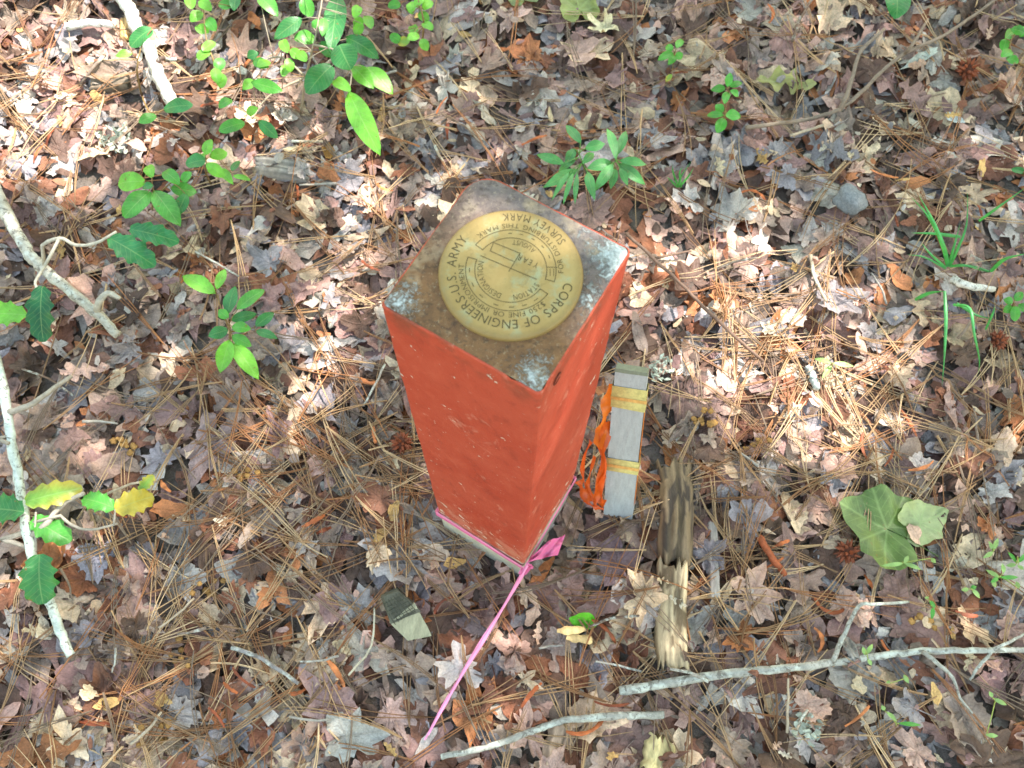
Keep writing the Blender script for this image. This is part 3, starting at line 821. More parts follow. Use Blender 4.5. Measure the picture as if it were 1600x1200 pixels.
# yellow banded stake, leaning back from the camera
sb = P(967, 786, 0.0); st = P(986, 583, 0.185)
ax = (st - sb).normalized(); sb2 = sb - ax * .03
tocam = (CAM - sb); tocam = (tocam - ax * tocam.dot(ax)).normalized()
wv = ax.cross(tocam).normalized() * -1
wv = (wv + tocam * -0.10).normalized(); nv = wv.cross(ax).normalized()
if nv.dot(tocam) < 0: nv = -nv
HW, TK = .0180, .011
def stake_mat():
    def ex(ns, ln, vec, c):
        g = NOISE(ns, ln, 210, vec, 4, 0.6); return MIX(ns, ln, RAMP(ns, ln, g, [(0.60, 0.0), (0.72, 0.5)]), c, lin(112, 112, 112))
    return simple_mat('grey_stake_wood', 0.8, 40, 0.8, 1.15, 0.5, 0.001, stretch=(5, 1.2, 5), extra=ex)
MAT_STAKE = stake_mat()
stake = empty('wooden_stake', sb)
tag(stake, 'weathered grey wooden survey stake with two yellow bands behind the red post', 'stake')
def sp(s, u, n): return sb + ax * s + wv * (u * HW) + nv * n
SL = (st - sb).length
bx = [sp(-.026, -1, -TK), sp(-.026, 1, -TK), sp(-.026, 1, 0), sp(-.026, -1, 0), sp(SL, -.98, -TK), sp(SL, .98, -TK), sp(SL, .98, 0), sp(SL, -.98, 0)]
block(bx, lin(164, 168, 170), 'shaft', MAT_STAKE, stake, sb)
bx = [sp(SL - .001, -1.0, -TK - .0004), sp(SL - .001, 1.0, -TK - .0004), sp(SL - .001, 1.0, .0006), sp(SL - .001, -1.0, .0006), sp(SL + .0025, -.94, -TK + .001), sp(SL + .0025, .94, -TK + .001), sp(SL + .0025, .94, -.001), sp(SL + .0025, -.94, -.001)]
block(bx, lin(116, 118, 100), 'end_grain', MAT_STAKE, stake, sb)
def tape_band(name, s0, s1, col, off, parent):
    mb = MB(); pr = []
    loop = [(-1, off), (1, off), (1, -TK - off), (-1, -TK - off)]
    V = []
    for s in (s0, s1):
        for (u, n) in loop:
            V.append(tuple(sb + ax * (s + random.uniform(-.0006, .0006)) + wv * u * (HW + off) + nv * n - sb))
    mb.add(V, grid_tris(2, 4, True), col); return obj(name, mb.mesh(name, MAT_BIT, smooth=False), parent)
def frac(y): return SL * (786 - y) / (786 - 583)
for (ya, yb) in ((634, 603), (733, 712)):
    b_ = tape_band('yellow_band', frac(ya) + .0, frac(yb), lin(192, 178, 116), .0010, stake)
    mid = (frac(ya) + frac(yb)) / 2; tape_band('orange_stripe', mid - .0035, mid + .0012, lin(206, 158, 92), .0016, b_)
o = tape_band('orange_edge', .0, SL - .03, lin(196, 110, 40), .0004, stake)
# keep the orange paint to the narrow left side only
me = o.data; bm = bmesh.new(); bm.from_mesh(me)
for f in list(bm.faces):
    c = f.calc_center_median()
    if c.dot(wv) > -HW * .9: bm.faces.remove(f)
bm.to_mesh(me); bm.free()

# turn the stake's own axes so that its grain runs along it
RS = Matrix((wv, ax, wv.cross(ax))).transposed()
for c_ in stake.children_recursive: c_.data.transform(RS.inverted().to_4x4())
stake.rotation_euler = RS.to_euler()

# orange flagging hanging behind the stake
def ribbon(mb, pts, wid, col, twist=None, per=6, seed=0, up=None):
    pts = smooth_path(pts, per, 0, seed); n = len(pts); V = []
    for i, p in enumerate(pts):
        t = (pts[min(i + 1, n - 1)] - pts[max(i - 1, 0)]).normalized()
        tc = (CAM - p).normalized() if up is None else up
        sd = t.cross(tc).normalized(); nn = sd.cross(t)
        a = twist(i / (n - 1)) if twist else 0
        d = (sd * math.cos(a) + nn * math.sin(a)) * (wid(i / (n - 1)) if callable(wid) else wid) / 2
        for k in (-1, -.33, .33, 1): V.append(tuple(p + d * k + nn * (.0012 * (1 - k * k))))
    mb.add(V, grid_tris(n, 4), col)
def plastic(name, rough, tl, scale=50):
    m, t, ns, ln = newmat(name)
    at_ = N(ns, 'ShaderNodeAttribute', attribute_name='Col').outputs['Color']
    tc = ns.new('ShaderNodeTexCoord'); n1 = NOISE(ns, ln, scale, tc.outputs['Object'], 3, 0.5); n2 = NOISE(ns, ln, 240, tc.outputs['Object'], 3, 0.6)
    c = MIX(ns, ln, 1.0, at_, RAMP(ns, ln, n1, [(0.3, 0.82), (0.7, 1.12)]), 'MULTIPLY')
    bp = BUMP(ns, ln, M(ns, ln, 'ADD', n1, M(ns, ln, 'MULTIPLY', n2, .3)), 0.5, 0.002)
    pr = N(ns, 'ShaderNodeBsdfPrincipled', Roughness=rough); ln.new(c, pr.inputs['Base Color']); ln.new(bp, pr.inputs['Normal'])
    tr = ns.new('ShaderNodeBsdfTranslucent'); ln.new(c, tr.inputs['Color'])
    mx = ns.new('ShaderNodeMixShader'); mx.inputs[0].default_value = tl
    ln.new(pr.outputs[0], mx.inputs[1]); ln.new(tr.outputs[0], mx.inputs[2])
    o = ns.new('ShaderNodeOutputMaterial'); ln.new(mx.outputs[0], o.inputs[0]); return m
MAT_TAPE = plastic('flagging_tape', 0.35, 0.3)
OR = lin(206, 88, 24); OR2 = lin(214, 88, 28); OR3 = lin(226, 118, 36)
flag = empty('orange_flagging_tape', P(945, 790, .0))
tag(flag, 'crumpled orange flagging tape hanging between the red post and the grey stake', 'flagging tape')
def fpart(name, pxz, wid, col, tw):
    mb = MB(); ribbon(mb, [P(*q) for q in pxz], wid, col, tw, 7); obj(name, mb.mesh(name, MAT_TAPE, flag.location), flag)
fr = random.Random(9)
for (q0, w0, c_) in (([(956, 600, .150), (949, 632, .130), (940, 664, .108), (933, 700, .082)], .019, OR3), ([(950, 660, .11), (944, 700, .082), (940, 735, .055), (934, 770, .028), (928, 788, .014)], .015, OR),
                     ([(940, 700, .08), (948, 730, .06), (941, 760, .04), (944, 786, .014)], .008, OR2), ([(926, 688, .070), (915, 716, .050), (910, 744, .030), (920, 772, .012)], .007, OR2),
                     ([(932, 712, .06), (922, 735, .045), (918, 760, .025), (930, 784, .010)], .006, OR), ([(902, 752, .022), (914, 768, .016), (930, 778, .012), (946, 786, .008)], .018, OR), ([(910, 780, .012), (925, 792, .008), (945, 796, .006)], .007, OR2)):
    fpart('streamer', [(a + fr.uniform(-3, 3), b + fr.uniform(-3, 3), c + fr.uniform(-.004, .004)) for a, b, c in q0], lambda t, w0=w0, p=fr.uniform(0, 6): w0 * (.65 + .35 * math.sin(t * 11 + p)), c_, lambda t, p=fr.uniform(0, 6): .9 * math.sin(t * 9 + p))

# cut offcut of a stake, lying below the post
oc = at(628, 965, 0.0)
ua = (P(663, 1012, 0) - P(603, 930, 0)).normalized(); ua = (ua + Vector((0, 0, -.28))).normalized()
va = Vector((-ua.y, ua.x, 0)).normalized(); na = ua.cross(va).normalized()
if na.z < 0: na = -na
o0 = at(632, 964, .019)
oc = empty('stake_offcut', o0); tag(oc, 'short pale green sawn stake offcut with dark end lying below the red post', 'wood offcut')
q = lambda a, b, c: o0 + ua * a + va * b + na * c
block([q(-.006, -.0165, -.016), q(.024, -.013, -.016), q(.038, .013, -.016), q(-.006, .0185, -.016), q(-.006, -.0165, .005), q(.023, -.013, .006), q(.036, .012, .006), q(-.006, .0185, .005)], lin(146, 142, 118), 'sawn_wood', MAT_WOOD, oc, o0)
block([q(-.036, -.008, -.016), q(-.0055, -.0168, -.0163), q(-.0055, .0188, -.0163), q(-.032, .013, -.016), q(-.034, -.006, -.002), q(-.004, -.0166, .0056), q(.006, .0186, .0062), q(-.028, .012, -.001)], lin(84, 82, 70), 'weathered_end', MAT_WOOD, oc, o0)

mb = MB()
for k in range(7):
    c = -.012 + .0042 * k; V, T = tube([q(-.028, c * .8, .0022), q(-.016, c, .0044), q(.0, c * 1.1, .0066)], .00035, 4); mb.add(V, T, lin(58, 60, 50))
for k in range(6):
    a = -.027 + .0048 * k; z = .0022 + (a + .028) / .028 * .0044; V, T = tube([q(a, -.010, z - .0004), q(a + .003, .002, z + .0006), q(a + .005, .014, z + .0006)], .00035, 4); mb.add(V, T, lin(58, 60, 50))
mb.V = [v - np.array(o0) for v in mb.V]; obj('hatching', mb.mesh('hatching', MAT_BIT), oc)

# grey stone and the seed balls
def rock(name, px, py, r, col, label, cat, seed, squash=.7, mat=None):
    p = at(px, py); bm = bmesh.new(); bmesh.ops.create_icosphere(bm, subdivisions=3, radius=r)
    for v in bm.verts:
        v.co *= 1 + .35 * mnoise.noise(v.co.normalized() * 1.3 + Vector((seed, 0, 0))) + .10 * mnoise.noise(v.co.normalized() * 4 + Vector((0, seed, 0)))
        v.co.z *= squash
    V = np.array([tuple(v.co) for v in bm.verts]); T = np.array([[v.index for v in f.verts] for f in bm.faces]); bm.free()
    mb = MB(); mb.add(V, T, col); o = obj(name, mb.mesh(name, mat or MAT_CRUMB), None, (p.x, p.y, p.z + r * .2)); tag(o, label, cat); return o
rock('grey_stone', 1326, 315, .021, lin(112, 114, 118), 'rounded blue grey stone in the litter at upper right', 'stone', 2.2)

def seed_ball(px, py, r, label, seed):
    r_ = random.Random(seed); p = at(px, py, .006)
    bm = bmesh.new(); bmesh.ops.create_icosphere(bm, subdivisions=2, radius=r * .62)
    core = MB(); core.add([tuple(v.co) for v in bm.verts], [[v.index for v in f.verts] for f in bm.faces], lin(70, 34, 22))
    sk = MB()
    for v in bm.verts:
        d = v.co.normalized() + Vector((r_.uniform(-.2, .2), r_.uniform(-.2, .2), r_.uniform(-.2, .2))); d.normalize()
        Vt, Tt = tube([d * r * .55, d * r * .8, d * r * r_.uniform(.95, 1.12)], [r * .16, r * .11, r * .015], 5, .1, False)
        sk.add(Vt, Tt, np.array(lin(122, 62, 38)) * r_.uniform(.7, 1.3))
    bm.free(); root = empty('seed_ball', p); tag(root, label, 'seed ball', 'spiky seed balls on the litter')
    obj('core', core.mesh('core', MAT_CRUMB), root); obj('spikes', sk.mesh('spikes', MAT_BIT), root)
seed_ball(1325, 862, .0155, 'spiky brown seed ball just below the large green fallen leaf', 1)
seed_ball(1512, 108, .0175, 'dark reddish spiky seed ball near the upper right corner', 2)
seed_ball(1558, 532, .0145, 'dark spiky seed ball beside the long grass blades at right', 3)
seed_ball(628, 692, .014, 'small spiky seed ball tucked against the left side of the red post', 4)

# ------------------------------------------------------------------ where things are, in words
LAND = [((760, 560), 'the red post'), ((985, 690), 'the yellow banded stake'), ((630, 965), 'the sawn offcut'), ((740, 1020), 'the pink tape tail'), ((1055, 800), 'the upper rotten log'),
        ((1050, 990), 'the pale rotten log'), ((1250, 1045), 'the long lichened twig'), ((880, 1125), 'the short bottom twig'), ((1030, 1175), 'the yellow wood chip'), ((1350, 805), 'the large green fallen leaf'),
        ((1325, 862), 'the lower seed ball'), ((1512, 108), 'the reddish seed ball'), ((1326, 315), 'the grey stone'), ((1480, 410), 'the grass tuft'), ((1500, 540), 'the drooping grass blades'),
        ((1135, 160), 'the upper right seedling'), ((930, 250), 'the narrow leaved green plant'), ((1050, 80), 'the tiny top seedling'), ((1300, 170), 'the upper right twig'), ((365, 510), 'the bright green seedling'),
        ((240, 300), 'the oval leaved seedling'), ((500, 90), 'the leafy top shrub'), ((560, 190), 'the long hanging leaf'), ((240, 120), 'the thick upper left branch'), ((90, 430), 'the grey holly branch'),
        ((65, 490), 'the dark hanging holly leaf'), ((205, 790), 'the yellow holly leaf'), ((65, 905), 'the lowest holly leaf'), ((100, 1000), 'the white stick end'), ((1090, 460), 'the thin straight stick'),
        ((655, 30), 'the small leaved sprig'), ((1560, 900), 'the pale sprouts'), ((900, 985), 'the tan husk'), ((905, 20), 'the olive leaf at the top edge'), ((30, 60), 'the upper left corner'), ((30, 1170), 'the lower left corner'),
        ((1570, 1170), 'the lower right corner'), ((1570, 30), 'the upper right corner'), ((400, 1190), 'the bottom edge'), ((1590, 700), 'the right edge')]
def where(px, py, skip=0):
    o = sorted(LAND, key=lambda l: (l[0][0] - px) ** 2 + (l[0][1] - py) ** 2)[skip]
    dx, dy = px - o[0][0], py - o[0][1]
    if abs(dx) > 2 * abs(dy): d = 'right of' if dx > 0 else 'left of'
    elif abs(dy) > 2 * abs(dx): d = 'below' if dy > 0 else 'above'
    else: d = ('below and ' if dy > 0 else 'above and ') + ('right of' if dx > 0 else 'left of')
    return d + ' ' + o[1]
USED = {}
def place_label(head, px, py):
    """a label of head + place that no other thing has yet, if words can do it"""
    for tail in (where(px, py), where(px, py) + ', near ' + LAND_near(px, py, 1), where(px, py) + ', towards ' + LAND_near(px, py, 2), where(px, py, 1)):
        s = head + ' ' + tail
        if s not in USED and len(s.replace(',', '').split()) <= 16: USED[s] = 1; return s
    return head + ' ' + where(px, py)
def LAND_near(px, py, k): return sorted(LAND, key=lambda l: (l[0][0] - px) ** 2 + (l[0][1] - py) ** 2)[k][1]

KEEP = [(1020, 700, 1090, 1060), (985, 1140, 1065, 1200), (560, 890, 690, 1035), (925, 560, 1030, 815), (1295, 745, 1480, 860), (1290, 835, 1360, 890), (1480, 70, 1550, 150), (1285, 280, 1360, 345)]
def kept(px, py, m=14): return any(a - m < px < c + m and b - m < py < d + m for a, b, c, d in KEEP)

# ------------------------------------------------------------------ the dry leaves that lie on top, each one a thing
KNAME = {'maple': 'lobed maple leaf', 'star': 'star shaped gum leaf', 'round': 'broad leaf', 'oak': 'wavy edged oak leaf', 'oval': 'oval leaf', 'willow': 'narrow leaf', 'scrap': 'broken leaf piece'}
def top_leaf(px, py, kd, size, yaw, cname, col, crumple, curl, fold, torn, label=None, mat=None, stalk=True, lift=0.0, group='dry leaves lying on top of the litter', name='fallen_leaf', mark=True, rough=1.0, lean=0.0):
    p = at(px, py)
    V, T, U = lay_leaf(TF[kd], p.x, p.y, size, yaw, rnd, crumple, curl, fold, torn, lift=lift, mark=mark, rough=rough, lean=lean)
    mb = MB(); mb.add(V, T, col, U)
    palm = kd in ('maple', 'star', 'round', 'lobe', 'scrap')
    if stalk and palm and kd != 'scrap':
        b = V[0]; d = Vector((math.sin(yaw), -math.cos(yaw), 0)); L = size * rnd.uniform(.5, 1.0); side = Vector((d.y, -d.x, 0)) * rnd.uniform(-.3, .3)
        pts = [Vector(b)] + [Vector((b[0], b[1], 0)) + (d + side * t) * L * t for t in (.35, .7, 1)]
        for q in pts[1:]: q.z = max(float(hget(q.x, q.y)) + .001, b[2] - .002)
        Vt, Tt = tube(pts, [.0009, .0007, .0006, .0008], 4, 0, False); mb.add(Vt, Tt, np.array(col) * .8, np.full((len(Vt), 2), .9))
    if label is None:
        st = 'torn ' if torn > .5 else 'curled ' if curl > .38 else 'crumpled ' if crumple > .14 else 'folded ' if fold > .3 else ''
        sz = 'small ' if size < (.032 if palm else .05) else 'large ' if size > (.048 if palm else .08) else ''
        label = place_label(sz + st + cname + ' ' + KNAME[kd], px, py)
    o = obj(name, mb.mesh(name, mat or (MAT_PALM if palm else MAT_PINN), (p.x, p.y, p.z)), None, p)
    return tag(o, label, 'leaf', group)

spots = []
while len(spots) < 292:
    best = None
    for _ in range(14):
        q = (rnd.uniform(-25, 1625), rnd.uniform(-20, 1225))
        if kept(*q): continue
        g = P(*q)
        if in_post(g.x, g.y, .012): continue
        d = min([(q[0] - s[0]) ** 2 + (q[1] - s[1]) ** 2 for s in spots] or [1e9])
        if best is None or d > best[0]: best = (d, q)
    if best: spots.append(best[1])
for (px, py) in spots:
    kd = rnd.choices(KINDS, KW)[0]; cname, col = pick_col(rnd)
    far = 1.0 - .22 * max(0, (600 - py) / 600)
    size = {'maple': rnd.uniform(.030, .056), 'star': rnd.uniform(.028, .050), 'round': rnd.uniform(.022, .040), 'oak': rnd.uniform(.055, .095), 'oval': rnd.uniform(.030, .065), 'willow': rnd.uniform(.04, .075), 'scrap': rnd.uniform(.022, .050)}[kd] * far
    top_leaf(px, py, kd, size, rnd.uniform(0, 6.28), cname, col, rnd.uniform(.06, .20), rnd.uniform(-.1, .55), rnd.uniform(-.2, .5), rnd.uniform(0, .75), lean=rnd.uniform(0, .35), rough=2.0 if kd == 'scrap' else 1.0)

# a few that stand out
top_leaf(330, 690, 'maple', .058, 2.6, '', lin(158, 132, 128), .06, .02, .05, 0, 'large flat pinkish grey maple leaf between holly leaves and red post')
top_leaf(150, 868, 'round', .044, 3.1, '', lin(142, 136, 150), .04, .05, .05, 0, 'flat violet grey broad leaf right of the lowest holly leaf')
top_leaf(1340, 1062, 'maple', .048, .4, '', lin(150, 140, 132), .07, .1, .05, 0, 'grey brown maple leaf hanging below the long lichened twig')
top_leaf(1565, 700, 'oval', .060, 2.9, '', lin(190, 160, 140), .05, .1, .1, 0, 'smooth pinkish tan oval leaf at the right edge')
top_leaf(520, 1105, 'maple', .046, 1.1, '', lin(160, 128, 124), .06, .08, .05, 0, 'pinkish mauve maple leaf left of the end of the pink tape')
top_leaf(610, 1115, 'star', .040, 3.9, '', lin(164, 136, 128), .07, .1, .1, 0, 'pale mauve star shaped leaf at the end of the pink tape')
top_leaf(540, 1150, 'maple', .046, 5.0, '', lin(160, 156, 150), .10, .2, .1, .3, 'silver grey crumpled maple leaf at the bottom edge left of the pink tape')
top_leaf(60, 1180, 'oak', .10, 1.9, '', lin(150, 96, 60), .06, .1, .2, 0, 'brown oak leaf in the lower left corner')
top_leaf(735, 975, 'oval', .046, 1.2, '', lin(96, 82, 84), .05, .1, .1, 0, 'dark violet brown oval leaf between the offcut and the pink tape')
top_leaf(965, 880, 'maple', .05, .9, '', lin(122, 104, 112), .12, .2, .2, .2, 'violet brown crumpled maple leaf right of the pink tape knot')

# ------------------------------------------------------------------ needles and scraps on top
for k in range(430):
    x, y = needle_spot(rnd)
    if in_post(x, y, .01): continue
    needle_bundle(nm, x, y, rnd.uniform(0, 6.28), rnd.uniform(.08, .18), rnd, rnd.choice((1, 2, 2, 3)), .0006)
for (cx, cy, sx, sy, n) in ((590, 700, 90, 90, 75), (1400, 700, 130, 60, 50), (1180, 560, 110, 90, 45), (380, 980, 140, 130, 50), (690, 300, 80, 60, 30), (1080, 930, 120, 80, 40), (180, 1000, 150, 120, 40), (60, 120, 90, 80, 40), (480, 640, 90, 60, 30)):
    for k in range(n):
        p = P(rnd.gauss(cx, sx), rnd.gauss(cy, sy))
        if in_post(p.x, p.y, .012) or not (X0 + .1 < p.x < X1 - .1 and Y0 + .1 < p.y < Y1 - .1): continue
        needle_bundle(nm, p.x, p.y, rnd.uniform(0, 6.28), rnd.uniform(.07, .16), rnd, rnd.choice((2, 3)), .0006)
for k in range(130):                                     # the bundles lying uppermost are things of their own
    px, py = rnd.uniform(30, 1570), rnd.uniform(30, 1170)
    p = P(px, py)
    if in_post(p.x, p.y, .02) or kept(px, py, 4): continue
    mb = MB(); n = rnd.choice((2, 2, 3)); L = rnd.uniform(.09, .19); yaw = rnd.uniform(0, 6.28); ci = rnd.randrange(len(NEEDLE_COLS))
    needle_bundle(mb, p.x, p.y, yaw, L, rnd, n, .00072, NEEDLE_COLS[ci])
    qx, qy = pix((p.x + math.cos(yaw) * L / 2, p.y + math.sin(yaw) * L / 2, 0))
    cn = ('tan', 'light brown', 'straw coloured', 'brown', 'orange tan', 'grey brown', 'pale')[ci]
    lean = ('lying level', 'slanting up to the right', 'standing upright in the picture', 'slanting down to the right')[int(((yaw % math.pi) / math.pi * 4 + .5) % 4)]
    o = obj('pine_needle_bundle', mb.mesh('pine_needle_bundle', MAT_NEEDLE, (p.x, p.y, 0)), None, (p.x, p.y, 0))
    tag(o, place_label(('long ' if L > .145 else '') + cn + (' pair' if n == 2 else ' trio') + ' of pine needles', qx, qy), 'pine needles', 'pine needle bundles lying uppermost')

o = obj('leaf_litter', mass[True].mesh('leaf_litter', MAT_PALM)); tag(o, 'matted brown and grey lobed leaf litter covering the forest floor', 'leaf litter', kind='stuff')
o = obj('leaf_litter', mass[False].mesh('leaf_litter', MAT_PINN)); tag(o, 'matted oval and oak leaf litter covering the forest floor', 'leaf litter', kind='stuff')
o = obj('leaf_litter', fm.mesh('leaf_litter', MAT_PINN)); tag(o, 'leaf litter farther off around the marker', 'leaf litter', kind='stuff')
o = obj('pine_needle_litter', nm.mesh('pine_needle_litter', MAT_NEEDLE)); tag(o, 'tan pine needles strewn through the leaf litter', 'pine needles', kind='stuff')

GRP = 'green and olive leaves fallen on the litter'
top_leaf(1384, 828, 'lobe', .070, math.radians(66), '', lin(98, 122, 64), .05, .12, .14, 0, 'large glossy olive green fallen leaf beside a paler one at right', MAT_GPALM, True, .010, GRP, rough=.3)
top_leaf(1436, 818, 'lobe', .042, math.radians(-62), '', lin(162, 172, 122), .04, .05, .05, 0, 'pale green underside of a fallen leaf touching the larger olive green leaf', MAT_GPALM, False, .004, GRP, rough=.3)
top_leaf(905, 12, 'lobe', .042, math.radians(10), '', lin(150, 156, 88), .05, .1, .1, .2, 'olive yellow fallen leaf at the top edge right of centre', MAT_GPALM, False, .002, GRP, rough=.3)
top_leaf(812, -6, 'lobe', .040, math.radians(30), '', lin(112, 126, 70), .05, .1, .1, .2, 'olive green fallen leaf cut by the top edge above the post', MAT_GPALM, False, .002, GRP, rough=.3)
top_leaf(1228, 122, 'oak', .085, math.radians(85), '', lin(160, 156, 96), .09, .2, .25, .1, 'long yellowish olive fallen leaf left of the upper right twig', MAT_GREEN, False, .004, GRP, rough=.3)
top_leaf(912, 970, 'oval', .034, math.radians(75), '', lin(96, 190, 40), .03, .3, .3, 0, 'small bright green leaf lying above the tan husk', MAT_GREEN, False, .003, GRP, rough=.3)
top_leaf(948, 42, 'star', .040, 2.0, '', lin(214, 202, 168), .16, .7, .4, .3, 'cream bleached curled dead leaf at the top edge beside the olive leaf', None, False, .004)
top_leaf(1487, 186, 'oval', .030, 1.2, '', lin(196, 202, 200), .05, .2, .4, 0, 'small white pointed leaf scrap below the upper right twig', None, False, .004)
top_leaf(1436, 94, 'oval', .040, 1.6, '', lin(186, 192, 184), .08, .3, .3, 0, 'pale grey white oval leaf below the right end of the upper right twig', None, False, .004)
top_leaf(514, 240, 'oval', .034, 2.9, '', lin(150, 104, 48), .05, .5, .5, 0, 'ochre brown cupped leaf below the long hanging green leaf', None, False, .006)
top_leaf(612, 445, 'oval', .03, 2.0, '', lin(214, 202, 186), .1, .4, .3, 0, 'whitish curled leaf against the left side of the red post', None, False, .004)

wood_slab('rotten_log', [(1052, 715), (1058, 790), (1054, 905)], .040, .013, lin(122, 102, 80), 'grey splintered piece of rotten wood right of the yellow banded stake', 'log', 3, .3, tone=lin(74, 62, 54), lift=.006)
wood_slab('rotten_log', [(1052, 868), (1048, 965), (1052, 1052)], .036, .008, lin(168, 148, 120), 'pale tan strip of rotten wood ending above the long lichened twig', 'log', 8, .28, tone=lin(104, 86, 66), lift=.005)

# orange curled strips
def curl_strip(px, py, L, wid, bend, yaw, col, name, label, cat, group, mat=MAT_BIT, cup=.5):
    p = at(px, py, .001); n = 9; V = []
    x, y, a = 0.0, 0.0, yaw - bend / 2; pts = []
    for i in range(n): pts.append((x, y, a)); x += math.cos(a) * L / (n - 1); y += math.sin(a) * L / (n - 1); a += bend / (n - 1)
    cx, cy = np.mean([q[0] for q in pts]), np.mean([q[1] for q in pts])
    tw = rnd.uniform(-1, 1); lift_ = rnd.uniform(0, .006)
    for i, (x, y, a) in enumerate(pts):
        t = i / (n - 1); ww = wid * (.30 + .70 * math.sin(math.pi * (.06 + .86 * t)) ** .6) * rnd.uniform(.6, 1.25)
        for k in range(5):
            u = -1 + k / 2; ang = u * 1.25 + tw * (t - .5)
            V.append((x - cx - math.sin(a) * math.sin(ang) * ww / 2, y - cy + math.cos(a) * math.sin(ang) * ww / 2, math.cos(ang) * ww * cup + lift_ * math.sin(t * 3.1) + rnd.uniform(-.0005, .0005)))
    mb = MB(); mb.add(V, grid_tris(n, 5), np.array(col)[None] * np.random.default_rng(int(px)).uniform(.55, 1.2, (n, 1)).repeat(5, 0))
    z = max(surf(p.x, p.y, .008, 85), p.z)
    o = obj(name, mb.mesh(name, mat), None, (p.x, p.y, z)); tag(o, label, cat, group); return o
OCOL = [lin(170, 90, 46), lin(150, 76, 40), lin(182, 108, 62), lin(128, 62, 34)]
hand = [(1280, 1000, 1.9), (1295, 950, 2.2), (1510, 960, .8), (1340, 1120, .4), (945, 985, .7), (830, 1085, .3), (915, 1140, 1.4), (465, 1080, 1.6), (525, 1050, .4), (1220, 850, .1), (1210, 880, .2), (1350, 700, 1.1), (1390, 715, .5), (600, 295, 1.8), (585, 680, .3),
        (465, 300, .8), (1440, 730, .9), (835, 220, .3), (1060, 125, .1), (60, 240, .4), (330, 165, .7), (80, 215, .2), (700, 200, .4), (690, 165, .1), (380, 1060, .5), (360, 1075, .2), (340, 1120, .6), (150, 1130, .3), (490, 815, .4), (505, 830, .3), (1530, 330, .2), (1400, 345, .4), (1420, 660, .2)]
for k in range(50):
    if k < len(hand): px, py, bd = hand[k]
    else: px, py, bd = rnd.uniform(10, 1590), rnd.uniform(10, 1190), rnd.uniform(0, 2.0)
    g = P(px, py)
    if in_post(g.x, g.y, .015): continue
    L = rnd.uniform(.022, .046) * (1.1 if k < 8 else .9); c = rnd.choice(OCOL)
    curl_strip(px, py, L, rnd.uniform(.0036, .0062), bd * rnd.choice((-1, 1)), rnd.uniform(0, 3.14), np.array(c) * rnd.uniform(.85, 1.15), 'catkin_curl',
               place_label(('hooked ' if bd > 1.4 else 'bent ' if bd > .6 else 'straight ') + 'orange brown dry catkin', px, py), 'catkin', 'orange dry catkins on the litter', cup=rnd.uniform(.12, .34))
# pale husks and scales
PCOL = [(lin(214, 190, 156), 'cream'), (lin(222, 206, 184), 'whitish'), (lin(206, 164, 104), 'yellow tan'), (lin(212, 172, 148), 'pinkish')]
handp = [(595, 835), (348, 815), (1478, 1185), (1214, 1165), (1230, 1180), (1500, 880), (1515, 1030), (1400, 90), (1330, 240), (985, 238), (595, 180), (725, 45), (760, 180), (860, 180), (1410, 280), (1325, 370), (1530, 355), (150, 150), (185, 330), (520, 500), (135, 1080), (1240, 640), (1270, 640), (1440, 95), (1485, 180), (1125, 258), (70, 985), (55, 985), (255, 1095), (535, 1010), (1060, 940), (840, 990)]
for k in range(84):
    px, py = handp[k] if k < len(handp) else (rnd.uniform(10, 1590), rnd.uniform(10, 1190))
    g = P(px, py)
    if in_post(g.x, g.y, .015): continue
    c, cn = rnd.choice(PCOL); L = rnd.uniform(.012, .026)
    p = at(px, py); kd = rnd.choice(('oval', 'oval', 'round', 'oak'))
    V, T, U = lay_leaf(TCO[kd], p.x, p.y, L * {'oval': 1.25, 'round': .62, 'oak': 1.35}[kd], rnd.uniform(0, 6.28), rnd, rnd.uniform(.05, .18), rnd.uniform(.2, .9), rnd.uniform(-.2, .5), rnd.uniform(0, .7), lift=.001)
    mb = MB(); mb.add(V, T, np.array(c) * rnd.uniform(.75, 1.05), U * .6 + .2)
    o = obj('leaf_scrap', mb.mesh('leaf_scrap', MAT_PINN, p), None, p)
    tag(o, place_label(('tiny ' if L < .018 else '') + cn + ' cupped leaf scrap', px, py), 'leaf scrap', 'pale leaf scraps on the litter')
for (px, py, yaw, L) in ((893, 985, .1, .034), (905, 998, -.1, .030)):
    curl_strip(px, py, L, .012, .3, yaw, lin(224, 186, 130), 'split_husk', 'tan split husk below the small bright green leaf' if py < 990 else 'cream husk lying just under the tan split husk', 'husk', None, cup=.35)
# yellow crumbly fungus clusters
for k, (px, py) in enumerate([(197, 690), (378, 738), (1438, 970), (245, 1150), (278, 1022), (325, 925), (1105, 655), (1190, 690)]):
    p = at(px, py, .001); mb = MB(); r_ = random.Random(k)
    bm = bmesh.new(); bmesh.ops.create_icosphere(bm, subdivisions=2, radius=1.0)
    SV = np.array([tuple(v.co) for v in bm.verts]); ST = np.array([[v.index for v in f.verts] for f in bm.faces]); bm.free()
    for j in range(r_.randint(6, 11)):
        s = r_.uniform(.0022, .0046); c = np.array([r_.gauss(0, .009), r_.gauss(0, .007), 0])
        dz = surf(p.x + c[0], p.y + c[1], .004, 80) - p.z
        J = np.array([1 + .55 * mnoise.noise(Vector(v) * 2 + Vector((j, k, 0))) for v in SV])[:, None]
        mb.add(SV * J * np.array([s, s, s * .45]) + c + np.array([0, 0, dz + .001]), ST, np.array(lin(160, 118, 66)) * r_.uniform(.7, 1.15))
    o = obj('yellow_fungus', mb.mesh('yellow_fungus', MAT_CRUMB), None, p); tag(o, place_label('cluster of ochre yellow fungus crumbs', px, py), 'fungus', 'ochre fungus clusters on the litter')
